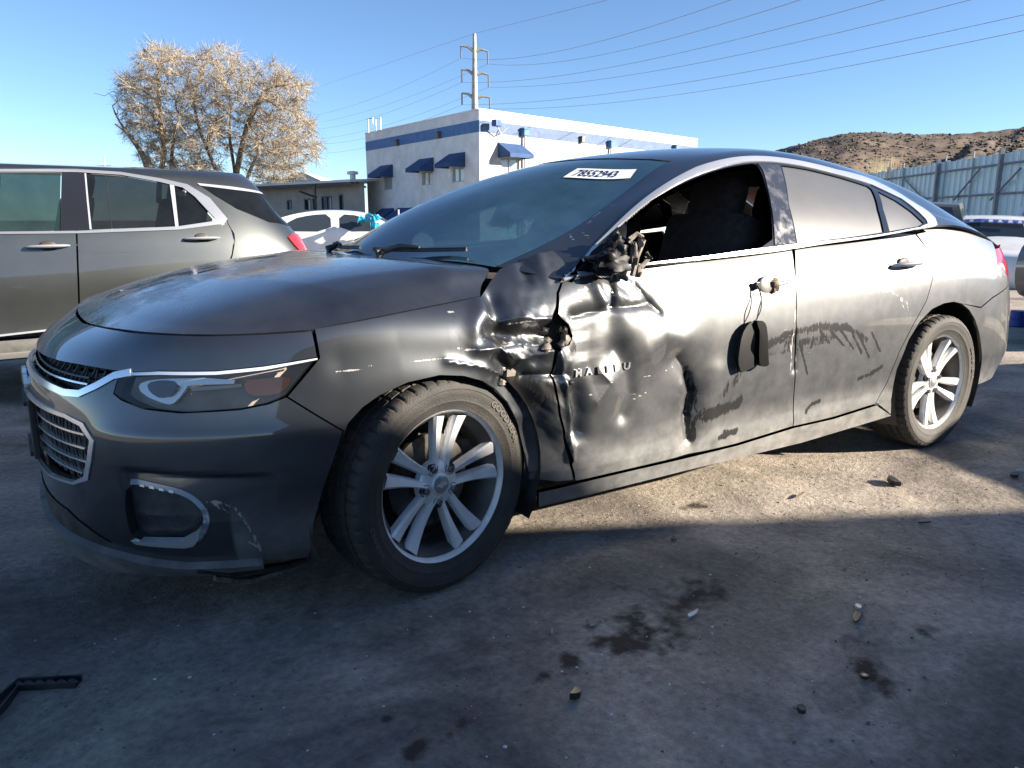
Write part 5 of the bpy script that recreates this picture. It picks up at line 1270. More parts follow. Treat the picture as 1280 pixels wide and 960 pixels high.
p.add([tuple(g2+[0, 0, .12]), tuple(g3+[0, 0, .05]), tuple(g3+bk), tuple(g2+bk), tuple(lft), tuple(lft+bk)], [(0, 1, 2, 3), (0, 4, 5, 3)]); p.add([tuple(g2+[0, 0, -.15]), tuple(g3+[0, 0, -.2]), tuple(g3+[0, 0, .05]), tuple(g2+[0, 0, .12]), tuple(lft), tuple(lft-[0, 0, .35])], [(0, 1, 2, 3), (0, 3, 4, 5)]); p.build('roof', mat('white_roof', (.72, .72, .7), .5), SHED)
p = MB(); p.add([tuple(g2+[0, 0, -.2]), tuple(lft-[0, 0, .4]), (*lft[:2], 0), (*g2[:2], 0)], [(0, 1, 2, 3)]); p.build('side_wall', mat('shade_wall', (.16, .15, .14), .8), SHED)  # white shed's side in shade, the shade put into its colour

# steel power pole and its wires
STEEL = vary(mat('weathered_steel', (.4,)*3, .55, .5), (.30, .29, .28), (.42, .41, .39), 2)
PD = 100.; pb = pt(593.5, 138, PD); ptp = pt(593, 42, PD)
POLE = empty('power_pole', (pb[0], pb[1], 0)); tag(POLE, 'tall steel power pole with three pairs of arms behind the office building', 'pole')
p = MB(); p.tube([(pb[0], pb[1], 0), (pb[0], pb[1], pb[2]), tuple(ptp)], [.62, .42, .20], 12); p.build('shaft', STEEL, POLE, 40)
ins_pts = []
for (yj, lx, ly, rx, ry, lb, rb) in ((65, 576, 57.5, 609.5, 64.3, 72.5, 80), (94.5, 577, 87, 610.5, 93.5, 103, 109), (124, 577.3, 116.5, 612, 122, 131, 136)):
    j = pt(593.3, yj, PD)
    for (tx, ty_, by, dd) in ((lx, ly, lb, 3), (rx, ry, rb, -3)):
        e = pt(tx, ty_, PD+dd*.0); mid = (np.array(j)+e)/2+[0, 0, .25]
        p = MB(); p.tube([j, mid, e], [.22, .16, .10], 8); o = p.build('arm', STEEL, POLE, 40)
        q = pt(tx+.3, by, PD); p = MB(); p.tube([e, q], .09, 6); p.build('insulator', mat('insulator_grey', (.14, .14, .15), .4) if not ins_pts else bpy.data.materials['insulator_grey'], o); ins_pts.append(q)
WIREM = mat('wire_aluminium', (.28, .32, .38), .6)
right_ends = [((913, 0), (760, 38)), ((1000, 0), (820, 42)), ((1105, 0), (860, 55)), ((1213, 0), (900, 65)), ((1300, 14), (900, 84)), ((1300, 34), (900, 97))]
left_ends = [((385, 145)), ((385, 155)), ((390, 162)), ((395, 174)), ((400, 180)), ((400, 192))]
order = [0, 1, 2, 3, 4, 5]
for k in range(6):
    q = ins_pts[k]; (ex, ey), (mx, my) = right_ends[k]; (lx, ly) = left_ends[k]
    D1 = 40; D0 = 175
    e = pt(ex, ey, D1)
    pts_ = []
    for i in range(25):
        s = i/24; pts_.append(q*(1-s)+e*s-np.array([0, 0, 2.4*4*s*(1-s)*.45]))
    a = pts_[-1]; dv = pts_[-1]-pts_[-2]; pts_.append(a+dv*6)
    l = pt(lx, ly, D0); pl = [l*(1-i/16)+q*(i/16)-np.array([0, 0, 2.2*4*(i/16)*(1-i/16)*.5]) for i in range(16)]
    p = MB(); p.tube(pl+pts_, .017, 4, False)
    nm = ['top left', 'top right', 'middle left', 'middle right', 'bottom left', 'bottom right'][k]
    tag(p.build('power_line', WIREM), 'thin power line hung from the %s arm of the steel pole' % nm, 'wire', 'power lines over the yard')
p = MB(); e = pt(760, 0, 60); p.tube([pt(400, 108, 175), ptp, e+[0, 0, 0]], .018, 4, False); tag(p.build('power_line', WIREM), 'fine wire from the very tip of the steel pole', 'wire', 'power lines over the yard')
p = MB(); a = pt(130, 196, 80); p.tube([(a[0], a[1], 0), tuple(a)], .05, 6); p.tube([pt(121, 207, 80), pt(139, 207, 80)], .03, 4); tag(p.build('antenna_mast', STEEL), 'thin antenna mast just left of the bare tree', 'antenna')

# corrugated fence at the right -------------------------------------------------------
FM = vary(mat('grey_sheet_metal', (.3,)*3, .6, .2), (.50, .60, .60), (.62, .71, .70), .9, 8, stretch=(1, 1, .3)); FP = vary(mat('fence_steel', (.1,)*3, .6, .3), (.20, .22, .25), (.28, .30, .32), 5)
FNC = empty('metal_fence', pt(1174, 260, 24)*[1, 1, 0]); tag(FNC, 'tall fence of pale grey corrugated sheets below the brown hill', 'fence')
f1 = pt(1280, 187, 22.0); zf = f1[2]; dF = solveD(1097, 215.5, zf, 22, 50); f0 = pt(1097, 215.5, dF)
tF = (f1-f0)[:2]; LF = np.linalg.norm(tF); tF = tF/LF; nF_ = np.array([-tF[1], tF[0]]); nF_ = nF_ if (f0[:2]-CAM[:2])@nF_ > 0 else -nF_
f0e = f0[:2]-tF*14; Ltot = LF+14+7
def fp(u, z, d=0): return (*(f0e+tF*u+nF_*d), z)
edges_px = [uz(px, 230, f0, f1)[0]+14 for px in (1174, 1252)]
pan_w = .36; npan = int(Ltot/pan_w)
protos = {}
for k in range(npan):
    key = k % 3
    if key not in protos:
        vs = []; prof = [(0, 0), (.04, 0), (.06, .035), (.10, .035), (.12, 0), (.19, 0), (.205, .012), (.22, 0), (.30, 0), (.345, 0)]
        top_z = zf+[0, .03, -.02][key]
        for u, d in prof: vs += [(u, -d, 0.0), (u, -d, top_z)]
        me = bpy.data.meshes.new('fence_panel'); me.from_pydata(vs, [], [(2*i, 2*i+2, 2*i+3, 2*i+1) for i in range(len(prof)-1)]); me.materials.append(FM); protos[key] = me
    o = bpy.data.objects.new('fence_panel', protos[key]); link(o, FNC); b = fp(k*pan_w, 0, .004*(k % 2)); o.location = b; o.rotation_euler = (0, 0, math.atan2(tF[1], tF[0]) + (0 if True else 0))
for px in (1060, 1113, 1174, 1252, 1345):
    u = uz(px, 230, f0, f1)[0]+14; p = MB(); c = fp(u, (zf+.12)/2, -.10); p.box(c, (.11, .11, zf+.12), Matrix.Rotation(math.atan2(tF[1], tF[0]), 3, 'Z')); p.build('fence_post', FP, FNC)
for px in (1130, 1182, 1216):
    u = uz(px, 230, f0, f1)[0]+14; p = MB(); p.tube([fp(u, 0, -.07), fp(u, zf+.18, -.07)], .03, 6); p.build('fence_pipe', mat('pale_pipe', (.4, .42, .42), .5) if px == 1130 else bpy.data.materials['pale_pipe'], FNC)
for zz in (zf-.32, zf-1.15, .5):
    p = MB(); p.tube([fp(0, zz, -.06), fp(Ltot, zz, -.06)], .035, 6); p.build('fence_rail', FP, FNC)
for (xa, ya, xb, yb) in ((1197, 250, 1230, 211), (1243, 250, 1282, 210), (1133, 222, 1160, 250)):
    a = uz(xa, ya, f0, f1); b = uz(xb, yb, f0, f1); p = MB(); p.tube([fp(a[0]+14, a[1], -.12), fp(b[0]+14, b[1], -.12)], .03, 6); p.build('fence_brace', FP, FNC)

# hill ----------------------------------------------------------------------------------
sil = [(900, 203), (940, 195), (969, 187), (1006, 176.5), (1041, 168.5), (1067, 165.5), (1105, 166.5), (1142, 168), (1179, 167.5), (1205, 166), (1245, 162.5), (1280, 156), (1330, 146), (1420, 130), (1560, 118), (1720, 125), (2000, 160), (2400, 225), (2750, 272)]
sx_ = np.array([s[0] for s in sil], float); sy_ = np.array([s[1] for s in sil], float)
cols = np.concatenate([np.linspace(860, 1720, 150), np.linspace(1740, 2750, 60)]); rows = np.linspace(0, 1, 46); HV = []; rr_ = random.Random(3)
def hillz(px, s):
    """s 0 foot .. 1 ridge .. beyond; distances 150 to 430 m"""
    D = 140+300*s
    py = np.interp(px, sx_, sy_); zr = pt(px, py, 440)[2]
    f = s**1.15
    g = noise.fractal(Vector((px*.012, D*.011, 1.3)), .8, 2.0, 5)*5.0*min(1, 3*s)*(1-.85*s**3)
    gully = -9*math.exp(-((px-(1010+220*s))/(60+40*s))**2)*math.sin(math.pi*s)
    rib = 7*math.exp(-((px-(1060+330*s))/90)**2)*math.sin(math.pi*s)
    return zr*f+g+gully+rib if s < 1 else zr*1.0
for s in rows:
    for px in cols:
        D = 140+300*s; z = hillz(px, s)+(rr_.uniform(-.5, .5) if s > .9 else 0); q = pt(px, 275, D); HV.append((q[0], q[1], max(z, -.5)))
for px in cols: q = pt(px, 275, 520); HV.append((q[0], q[1], pt(px, np.interp(px, sx_, sy_), 440)[2]*.8))
nc = len(cols); HFc = [(j*nc+i, j*nc+i+1, (j+1)*nc+i+1, (j+1)*nc+i) for j in range(len(rows)) for i in range(nc-1)]
HM = vary(mat('desert_hill', (.2,)*3, .95), (.085, .067, .056), (.165, .13, .104), .05, 12, lo=.38, hi=.62, bump=1.0, bscale=.4)
B(HM).inputs['Specular IOR Level'].default_value = .1
tag(meshobj('hill', HV, HFc, HM, None, 60), kind='structure')
sc_ = MB(); rr_ = random.Random(5); bvs, bfs = blob((0, 0, 0), (1, 1, .8), 2, 2)
ico = [(0, 0, 1), (.9, 0, .3), (.28, .85, .3), (-.72, .53, .3), (-.72, -.53, .3), (.28, -.85, .3), (0, 0, -.6)]
icf = [(0, 1, 2), (0, 2, 3), (0, 3, 4), (0, 4, 5), (0, 5, 1), (6, 2, 1), (6, 3, 2), (6, 4, 3), (6, 5, 4), (6, 1, 5)]
for k in range(5200):
    px = rr_.uniform(930, 1500); s = rr_.random()**.7; D = 140+300*s; z = hillz(px, min(s, .995)); q = pt(px, 275, D); r = .35+.95*rr_.random()**2.2*(1.0 if s < .95 else .9)
    sc_.add([(q[0]+a*r*rr_.uniform(.7, 1.3), q[1]+b*r*rr_.uniform(.7, 1.3), z+c*r*rr_.uniform(.5, .9)) for a, b, c in ico], icf)
tag(sc_.build('scrub', vary(mat('scrub_bush', (.1,)*3, .9), (.055, .047, .038), (.125, .102, .08), .25, 3)), kind='stuff')
# dry grass tuft over the fence
gt = MB(); rr_ = random.Random(9); g0 = pt(1102, 222, 33)
for k in range(260):
    bx = g0+RGT*rr_.gauss(0, .28)+FWD*[1, 1, 0]*rr_.gauss(0, .25); h = rr_.uniform(2.6, 3.75); b0 = np.array([bx[0], bx[1], 0.0]); tip = b0+np.array([rr_.gauss(0, .18), rr_.gauss(0, .18), h+.3]); m_ = (b0+tip)/2+[0, 0, .1]
    w = RGT*.012*rr_.uniform(.6, 1.6); gt.add([b0-w, b0+w, m_+w, m_-w, tip], [(0, 1, 2, 3), (3, 2, 4)])
tag(gt.build('pampas_grass', vary(mat('dry_grass', (.5, .42, .25), .9), (.46, .38, .22), (.62, .54, .36), 6)), 'tuft of dry tan grass sticking up over the left end of the metal fence', 'grass')
for r_ in (BL, SHOP, SHED, POLE, FNC): rebase(r_)
# ------------------------------------------------------------------ bare cottonwood: branches grown towards points spread through the crown
from mathutils import kdtree
TD = 62.
def tw(zx, zy, dd=0): return pt(90+zx*.28125, 20+zy*.28125, TD+dd)
TREE = empty('bare_tree', pt(262, 225, TD)*[1, 1, 0]); tag(TREE, 'big bare cottonwood with pale tan twigs rising behind the grey SUV', 'tree')
rt = random.Random(21); att = []
EL = [(400, 210, 130, 105, 230), (300, 360, 110, 110, 130), (420, 400, 170, 170, 330), (640, 260, 150, 140, 330), (820, 330, 190, 130, 330), (960, 380, 100, 150, 200), (560, 560, 170, 130, 260), (870, 560, 150, 140, 330), (1010, 560, 100, 110, 170), (400, 580, 140, 110, 220), (520, 680, 160, 60, 150), (640, 430, 190, 140, 280), (900, 680, 130, 80, 180), (250, 290, 60, 50, 60), (290, 470, 90, 90, 130), (1060, 590, 50, 60, 50)]
for cx, cy, rx, ry, n in EL:
    for _ in range(n):
        while 1:
            a, b, c = rt.uniform(-1, 1), rt.uniform(-1, 1), rt.uniform(-1, 1)
            if a*a+b*b+c*c < 1: break
        att.append(tw(cx+a*rx, cy+b*ry, c*4.0))
att = np.array(att)
def root_chain(zs, dd):
    P = [tw(x, y, dd*(i/max(1, len(zs)-1))) for i, (x, y) in enumerate(zs)]; c = curve(P)(np.linspace(0, 1, 3*len(P))); return c
nodes = []; par = []; 
def addchain(ch, parent):
    last = parent
    for q in ch: nodes.append(np.array(q)); par.append(last); last = len(nodes)-1
    return last
base = []
for zs, dd in (([(700, 830), (722, 740), (715, 640), (700, 520), (705, 420)], 0), ([(745, 830), (790, 690), (830, 600)], 1.5), ([(730, 700), (760, 560), (800, 440), (860, 330)], -1), ([(385, 830), (395, 690), (410, 590), (390, 470), (385, 340), (380, 220)], -1.5), ([(445, 830), (442, 690), (450, 560), (480, 450)], 1),
               ([(660, 830), (640, 690), (600, 590), (560, 480), (540, 370)], -.5), ([(600, 560), (650, 470), (700, 430)], 1)):
    base.append(addchain(root_chain(zs, dd), -1))
nbase = len(nodes); alive = np.ones(len(att), bool); STEPB = .42
for it in range(60):
    kd = kdtree.KDTree(len(nodes))
    for i, q in enumerate(nodes): kd.insert(q, i)
    kd.balance(); pull = {}
    for k in np.nonzero(alive)[0]:
        co, i, d = kd.find(att[k])
        if d < .62: alive[k] = False
        elif d < 6.0: pull.setdefault(i, []).append((att[k]-nodes[i])/d)
    if not pull: break
    for i, l in pull.items():
        v = np.sum(l, 0); n = np.linalg.norm(v)
        if n < 1e-6: continue
        v = v/n+np.array([rt.gauss(0, .14), rt.gauss(0, .14), rt.gauss(0, .14)]); nodes.append(nodes[i]+v/np.linalg.norm(v)*STEPB); par.append(i)
w = np.zeros(len(nodes)); kids = [0]*len(nodes)
for i in range(len(nodes)-1, -1, -1):
    w[i] = max(w[i], .00012) if kids[i] == 0 else w[i]
    if par[i] >= 0: w[par[i]] += w[i]; kids[par[i]] += 1
rad = np.clip(np.sqrt(w)*1.75, .022, .50)
BARK = vary(mat('cottonwood_bark', (.2,)*3, .9), (.10, .075, .055), (.25, .20, .15), .8); TWM = vary(mat('pale_twigs', (.4,)*3, .85), (.24, .20, .145), (.36, .305, .225), .6); LFM = vary(mat('dead_leaves', (.4,)*3, .8), (.26, .155, .07), (.40, .27, .14), 1.0)
tbs = {}; lb = MB(); cid = {}
for i in range(nbase): cid[i] = cid[par[i]] if par[i] >= 0 and par[i] in cid else i
for i in range(len(nodes)):
    if par[i] < 0: continue
    a, b = nodes[par[i]], nodes[i]; big = rad[i] > .10
    (tbs.setdefault(cid[i], MB()) if i < nbase else lb).tube([a, b], [min(rad[par[i]], rad[i]*1.25), rad[i]], 7 if big else 3, False)
[t_.build('trunk', BARK, TREE, 60) for t_ in tbs.values()]; lb.build('limbs', vary(mat('limb_bark', (.3,)*3, .9), (.17, .12, .085), (.38, .29, .21), .8), TREE, 60)
# dead leaning snag at the left
sn = curve([tw(345, 720, -2), tw(310, 610, -2), tw(245, 520, -2), (tw(195, 440, -2))])(np.linspace(0, 1, 9))
p = MB(); p.tube(sn, [.26, .24, .22, .2, .17, .14, .11, .08, .05], 8); p.tube([tw(352, 700, -2), tw(335, 620, -2)], [.22, .16], 7)
for zs in ([(195, 440), (205, 430), (200, 415)], [(245, 520), (190, 480)], [(195, 440), (180, 400), (215, 370)], [(370, 370), (300, 320), (230, 310), (190, 305)], [(370, 470), (330, 400), (240, 360), (180, 335), (145, 355), (95, 342)]):
    p.tube([tw(x, y, -1) for x, y in zs], [.07, .045, .03, .02, .018, .012][:len(zs)], 4)
p.build('dead_branch', BARK, TREE, 50)
# twigs: thin blades from every fine node, in sprays
tv = []; tf_ = []; lv = []; lf_ = []
nt_ = np.array(nodes); tips = [i for i in range(nbase, len(nodes)) if rad[i] < .10]
cen = np.array(tw(620, 480))
for i in tips:
    b = nodes[i]; dirn = nodes[i]-nodes[par[i]]; dirn = dirn/np.linalg.norm(dirn); up = b[2] > 9.5
    for _ in range(13 if kids[i] else 22):
        v = dirn*.8+np.array([rt.gauss(0, .75), rt.gauss(0, .75), rt.gauss(0, .6)-(.0 if up else .15)]); v /= np.linalg.norm(v); Lg = rt.uniform(.35, 1.15)*(1 if kids[i] else 1.15)
        s = np.cross(v, [rt.gauss(0, 1), rt.gauss(0, 1), rt.gauss(0, 1)]); s /= np.linalg.norm(s)+1e-9; wd = rt.uniform(.007, .016); m_ = b+v*Lg*.55+np.array([0, 0, rt.gauss(0, .05)]); e = b+v*Lg+np.array([0, 0, rt.gauss(0, .12)])
        n0 = len(tv); tv += [b-s*wd, b+s*wd, m_+s*wd*.8, m_-s*wd*.8, e]; tf_ += [(n0, n0+1, n0+2, n0+3), (n0+3, n0+2, n0+4)]
        for q in (.45, .75):
            v2 = v+np.array([rt.gauss(0, .8) for _ in range(3)]); v2 /= np.linalg.norm(v2); st = b+v*Lg*q; e2 = st+v2*rt.uniform(.12, .4); n0 = len(tv); tv += [st-s*wd*.7, st+s*wd*.7, e2]; tf_.append((n0, n0+1, n0+2))
o = meshobj('twigs', tv, tf_, TWM, TREE); o['kind'] = 'stuff'
CL = [(870, 500, 110, 120, 1), (650, 270, 60, 40, 1), (940, 300, 70, 50, .8), (640, 490, 50, 25, 1), (400, 530, 90, 60, .9), (560, 600, 120, 110, .8), (460, 370, 120, 150, .55), (900, 640, 100, 90, .8), (820, 180, 80, 50, .4), (980, 620, 80, 110, .5)]
for i in tips:
    q = proj([nodes[i]])[0]; zx, zy = (q[0]-90)/.28125, (q[1]-20)/.28125
    k = max((c[4]*math.exp(-(((zx-c[0])/c[2])**2+((zy-c[1])/c[3])**2)) for c in CL))
    for _ in range(int(18*k+rt.random()*1.2)):
        c = nodes[i]+np.array([rt.gauss(0, .40), rt.gauss(0, .40), rt.gauss(0, .40)]); a = np.array([rt.gauss(0, 1) for _ in range(3)]); a /= np.linalg.norm(a); bq = np.cross(a, [rt.gauss(0, 1) for _ in range(3)]); bq /= np.linalg.norm(bq)+1e-9; s = rt.uniform(.035, .075)
        n0 = len(lv); lv += [c-a*s, c+bq*s*.6, c+a*s, c-bq*s*.6]; lf_.append((n0, n0+1, n0+2, n0+3))
o = meshobj('dead_leaves', lv, lf_, LFM, TREE); o['kind'] = 'stuff'
print('tree nodes', len(nodes), 'twigs', len(tf_), 'leaves', len(lf_))
rebase(TREE)
# ------------------------------------------------------------------ cars further back
WPAINT = vary(mat('white_car_paint', (.75,)*3, .3, 0, .7), (.68, .69, .70), (.78, .78, .78), 3)
DGL = mat('dark_car_glass', (.03, .04, .05), .06, 0, .5)
def side_car(name, P, ang, prof, glass, W, paint, wheels, label, tumble=.14, belt=.85, extra=None, flip=1):
    """car drawn from its own side view (x forward, z up), real width; the roof leans in above the belt"""
    root = empty(name, P, ang); tag(root, label, 'car')
    def y_of(z, s): 
        k = max(0, min(1, (z-belt)/.55)); return s*(W/2-tumble*k**1.2*1.3-(.03 if z < .35 else 0))
    prof = smoothpoly(prof, 2); n = len(prof)
    res = resample(prof, .12); m = MB()
    # side skins by triangulation, plus the band over the top
    G = []; x0, z0 = res.min(0); x1, z1 = res.max(0)
    gx, gz = np.meshgrid(np.arange(x0+.06, x1, .12), np.arange(z0+.05, z1, .10), indexing='ij'); G = np.stack([gx, gz], -1).reshape(-1, 2); G = G[inside(G, [res])]
    d = ((G[:, None]-res[None])**2).sum(-1).min(1); G = G[d > .003]
    V = np.concatenate([res, G]); E = [(i, (i+1) % len(res)) for i in range(len(res))]
    r = geometry.delaunay_2d_cdt([Vector(v) for v in V], E, [], 0, 1e-6); v2 = np.array([tuple(v) for v in r[0]]); F = np.array(r[2]); F = F[inside(v2[F].mean(1), [res])]
    for s in (-1, 1): m.add([(x, y_of(z, s)*(1-.03*max(0, abs(x-(x0+x1)/2)/(x1-x0)*2-.7)/.3), z) for x, z in v2], [tuple(f) for f in F])
    nb = len(res); K = 6
    for i in range(nb):
        pass
    ringv = []
    for x, z in res:
        for j in range(K+1):
            t = -1+2*j/K; crown = .035*(1-t*t) if z > .5 else 0; ringv.append((x, y_of(z, 1)*t*(1-.03*max(0, abs(x-(x0+x1)/2)/(x1-x0)*2-.7)/.3), z+crown))
    m.add(ringv, [(i*(K+1)+j, i*(K+1)+j+1, ((i+1) % nb)*(K+1)+j+1, ((i+1) % nb)*(K+1)+j) for i in range(nb) for j in range(K)])
    body = m.build('body', paint, root, 35)
    for gi, (kind, poly) in enumerate(glass):
        for s in (-1, 1):
            if kind == 'side':
                q = MB(); P_ = smoothpoly(poly, 1); q.add([(x, y_of(z, s)+s*.006, z) for x, z in P_], [tuple(range(len(P_)))]); q.build('side_window', DGL, root)
            elif kind == 'end' and s > 0:
                (xa, za), (xb, zb) = poly; q = MB(); dx, dz = xb-xa, zb-za; L = math.hypot(dx, dz); nx, nz = -dz/L*.012*flip, dx/L*.012*flip
                if nz < 0: nx, nz = -nx, -nz
                q.add([(xa+nx, y_of(za, -1)*.86, za+nz+.01), (xa+nx, 0, za+nz+.045), (xa+nx, y_of(za, 1)*.86, za+nz+.01), (xb+nx, y_of(zb, 1)*.84, zb+nz+.01), (xb+nx, 0, zb+nz+.045), (xb+nx, y_of(zb, -1)*.84, zb+nz+.01)], [(0, 1, 4, 5), (1, 2, 3, 4)]); q.build('windscreen', DGL, root)
    for wx, wr in wheels:
        for s in (-1, 1):
            q = MB(); q.lathe([(0, -.10), (wr*.62, -.10), (wr*.68, -.11), (wr*.95, -.11), (wr, -.08), (wr, .08), (wr*.9, .1), (0, .1)], 28, c=(wx, s*(W/2-.10), wr)); t_ = q.build('wheel', TYRE, root, 40)
            q = MB(); q.lathe([(0, -.012), (.06, -.012), (wr*.55, .0), (wr*.66, -.008), (wr*.66, .01), (0, .01)], 20, c=(wx, s*(W/2+.005), wr)); q.build('rim', ALLOY, t_, 40)
            q = MB(); q.lathe([(wr*1.16, -.01), (wr*1.16, .004), (wr*.9, .004)], 28, c=(wx, s*(W/2+.002), wr+.01)); q.build('arch_trim', BLACKPL, root, 40)
    return root
# white saloon between the SUV and the office; its tail is to the left
HB = [(2.2, .30), (2.35, .55), (2.30, .80), (2.1, .93), (1.55, 1.0), (.85, 1.38), (.2, 1.47), (-.6, 1.46), (-1.25, 1.33), (-1.75, 1.08), (-2.1, 1.0), (-2.3, .85), (-2.3, .4), (-2.1, .28), (-1.7, .26), (1.8, .26)]
q = pt(424, 285, 19.5); q2 = np.array([q[0], q[1], 0])
cam_az = YAW
WC = side_car('white_saloon', (q2[0], q2[1], -.12), cam_az-math.pi/2+.10, HB,
    [('side', [(-1.30, 1.0), (-1.0, 1.28), (-.55, 1.38), (-.10, 1.40), (-.08, .99)]), ('side', [(.12, .99), (.10, 1.40), (.60, 1.36), (1.15, 1.10), (1.25, 1.0)]), ('end', [(1.50, 1.01), (.95, 1.34)]), ('end', [(-1.70, 1.10), (-1.25, 1.33)])],
    1.78, WPAINT, [(1.4, .32), (-1.35, .32)], 'white saloon car parked beyond the grey SUV, blue plastic sheet caught on its roof', belt=.96)
# blue sheet
def crumple(name, ctr_, dims, n, m, seed, parent=None):
    r = random.Random(seed); vs = []; fs = []
    for i in range(n+1):
        for j in range(n+1):
            u, v = i/n*2-1, j/n*2-1; nv = noise.noise_vector(Vector((u*1.7+seed, v*1.7, seed*.7)))*.6+noise.noise_vector(Vector((u*5, v*5+seed, 2)))*.18
            vs.append(ctr_+RGT*dims[0]*(u+nv.x)+np.array([FWD[0], FWD[1], 0])*dims[1]*(v+nv.y)+np.array([0, 0, 1])*dims[2]*(nv.z*1.4-v*.5*0-abs(u)*.1))
    fs = [(i*(n+1)+j, i*(n+1)+j+1, (i+1)*(n+1)+j+1, (i+1)*(n+1)+j) for i in range(n) for j in range(n)]
    return meshobj(name, vs, fs, m, parent, 30)
BPL = mat('blue_plastic_film', (.03, .42, .62), .25, 0, .3); B(BPL).inputs['Transmission Weight'].default_value = .25
tag(crumple('plastic_sheet', pt(462, 273, 18.4), (.24, .3, .26), 14, BPL, 4), 'crumpled light blue plastic sheet on the windscreen end of the white saloon', 'sheet')
s2 = crumple('plastic_sheet', pt(470, 283, 18.3), (.12, .2, .34), 12, BPL, 9); tag(s2, 'hanging end of light blue plastic down the white saloon beside the windscreen pillar', 'sheet')
# white estate with its tailgate up, seen from the front quarter, at the right edge
SU = [(2.3, .35), (2.42, .6), (2.38, .85), (2.2, 1.0), (1.25, 1.10), (.62, 1.52), (.2, 1.60), (-1.7, 1.60), (-2.05, 1.45), (-2.25, 1.0), (-2.3, .5), (-2.2, .33), (-1.8, .3), (1.9, .3)]
q = pt(1226, 285, 15.2)
WS2 = side_car('white_estate', (q[0], q[1], -.40), math.radians(205), SU,
    [('side', [(1.02, 1.10), (.60, 1.46), (.16, 1.51), (.10, 1.06)]), ('side', [(.0, 1.06), (.05, 1.51), (-.85, 1.52), (-.9, 1.08)]), ('side', [(-1.0, 1.08), (-.95, 1.52), (-1.7, 1.50), (-1.9, 1.12)]), ('end', [(1.22, 1.12), (.66, 1.50)])],
    1.85, WPAINT, [(1.5, .35), (-1.45, .35)], 'white estate car with blue sunstrip and black mirror, at the right beyond the sedan tail', belt=1.02)
p = MB(); p.add(*blob((.95, .98, 1.12), (.09, .15, .10), 10, 3)); p.build('door_mirror', BLACKPL, WS2, 50)
p = MB(); p.add(*blob((.95, -.98, 1.12), (.09, .15, .10), 10, 3)); p.build('door_mirror', BLACKPL, WS2, 50)
# a second white car further back, its tailgate standing open
q = pt(1241, 285, 19.5)
WH2 = side_car('white_hatchback', (q[0], q[1], -.52), YAW, SU,
    [('side', [(1.02, 1.10), (.60, 1.46), (.16, 1.51), (.10, 1.06)]), ('side', [(.0, 1.06), (.05, 1.51), (-.85, 1.52), (-.9, 1.08)]), ('side', [(-1.0, 1.08), (-.95, 1.52), (-1.7, 1.50), (-1.9, 1.12)])],
    1.75, WPAINT, [(1.5, .35), (-1.45, .35)], 'white hatchback with its rounded tailgate raised, behind the white estate at the right', belt=1.02)
# raised tailgate: a frame standing up from the back of the roof
p = MB(); H = [(-1.75, z_) for z_ in (0,)]
fr = [(-2.45, -.70, 1.50), (-2.52, -.66, 1.85), (-2.56, -.50, 1.99), (-2.58, 0, 2.04), (-2.56, .50, 1.99), (-2.52, .66, 1.85), (-2.45, .70, 1.50)]
fr = [(x+.5, y, z+.02) for x, y, z in fr]
p.tube(fr, [.05, .07, .08, .08, .08, .07, .05], 8); tg_ = p.build('tailgate', WPAINT, WH2, 50)
p = MB(); p.add([(x, y, z) for x, y, z in fr], [tuple(range(7))]); p.build('tailgate_glass', glass_mat('gate_glass', (.5, .6, .62), (.3, .33, .35), .1), tg_)
for sy in (-.6, .6):
    p = MB(); p.tube([(-1.8, sy, 1.5), (-2.05, sy, 1.85)], .02, 6); p.build('strut', BLACKPL, tg_)
# windscreen banner
def onws(u, v, h=.03): return (1.22+(.66-1.22)*v+.02+h, u*.72, 1.12+.38*v+.05+h-.035*abs(u))
p = MB(); p.add([onws(-1, .78), onws(0, .78), onws(1, .78), onws(1, .95), onws(0, .95), onws(-1, .95)], [(0, 1, 4, 5), (1, 2, 3, 4)]); bn = p.build('windscreen_banner', mat('banner_blue', (.10, .16, .42), .5), WS2)
for k, a in enumerate(np.linspace(-.85, .85, 9)):
    if k == 4: continue
    p = MB(); p.add([onws(a-.045, .81, .036), onws(a+.045, .81, .036), onws(a+.05*(1 if k % 2 else .4), .92, .036), onws(a-.03, .92, .036)], [(0, 1, 2, 3)]); p.build('banner_letter', mat('banner_white', (.8,)*3, .5) if k == 0 else bpy.data.materials['banner_white'], bn)
# dark pick-up shell, beside the sedan's tail
DKP = vary(mat('dark_green_grey_paint', (.08,)*3, .4, .3, .4), (.055, .06, .06), (.10, .105, .10), 3)
VN = [(2.1, .4), (2.2, .8), (2.15, 1.1), (1.6, 1.2), (1.15, 1.62), (.9, 1.70), (-2.0, 1.74), (-2.25, 1.5), (-2.35, 1.0), (-2.35, .4), (-1.9, .34), (1.8, .34)]
q = pt(1142, 285, 15.5)
TK = side_car('dark_wagon', (q[0], q[1], -.26), math.radians(205), VN,
    [('side', [(1.4, 1.2), (1.05, 1.56), (.5, 1.62), (.45, 1.18)]), ('side', [(.35, 1.18), (.4, 1.62), (-.7, 1.64), (-.7, 1.18)]), ('side', [(-.8, 1.18), (-.8, 1.64), (-1.95, 1.64), (-2.1, 1.2)]), ('end', [(1.55, 1.25), (1.15, 1.6)]), ('end', [(-2.3, 1.2), (-2.08, 1.62)])],
    1.9, DKP, [(1.4, .36), (-1.45, .36)], 'dark wagon whose upper corner shows just above the sedan boot lid', belt=1.14)
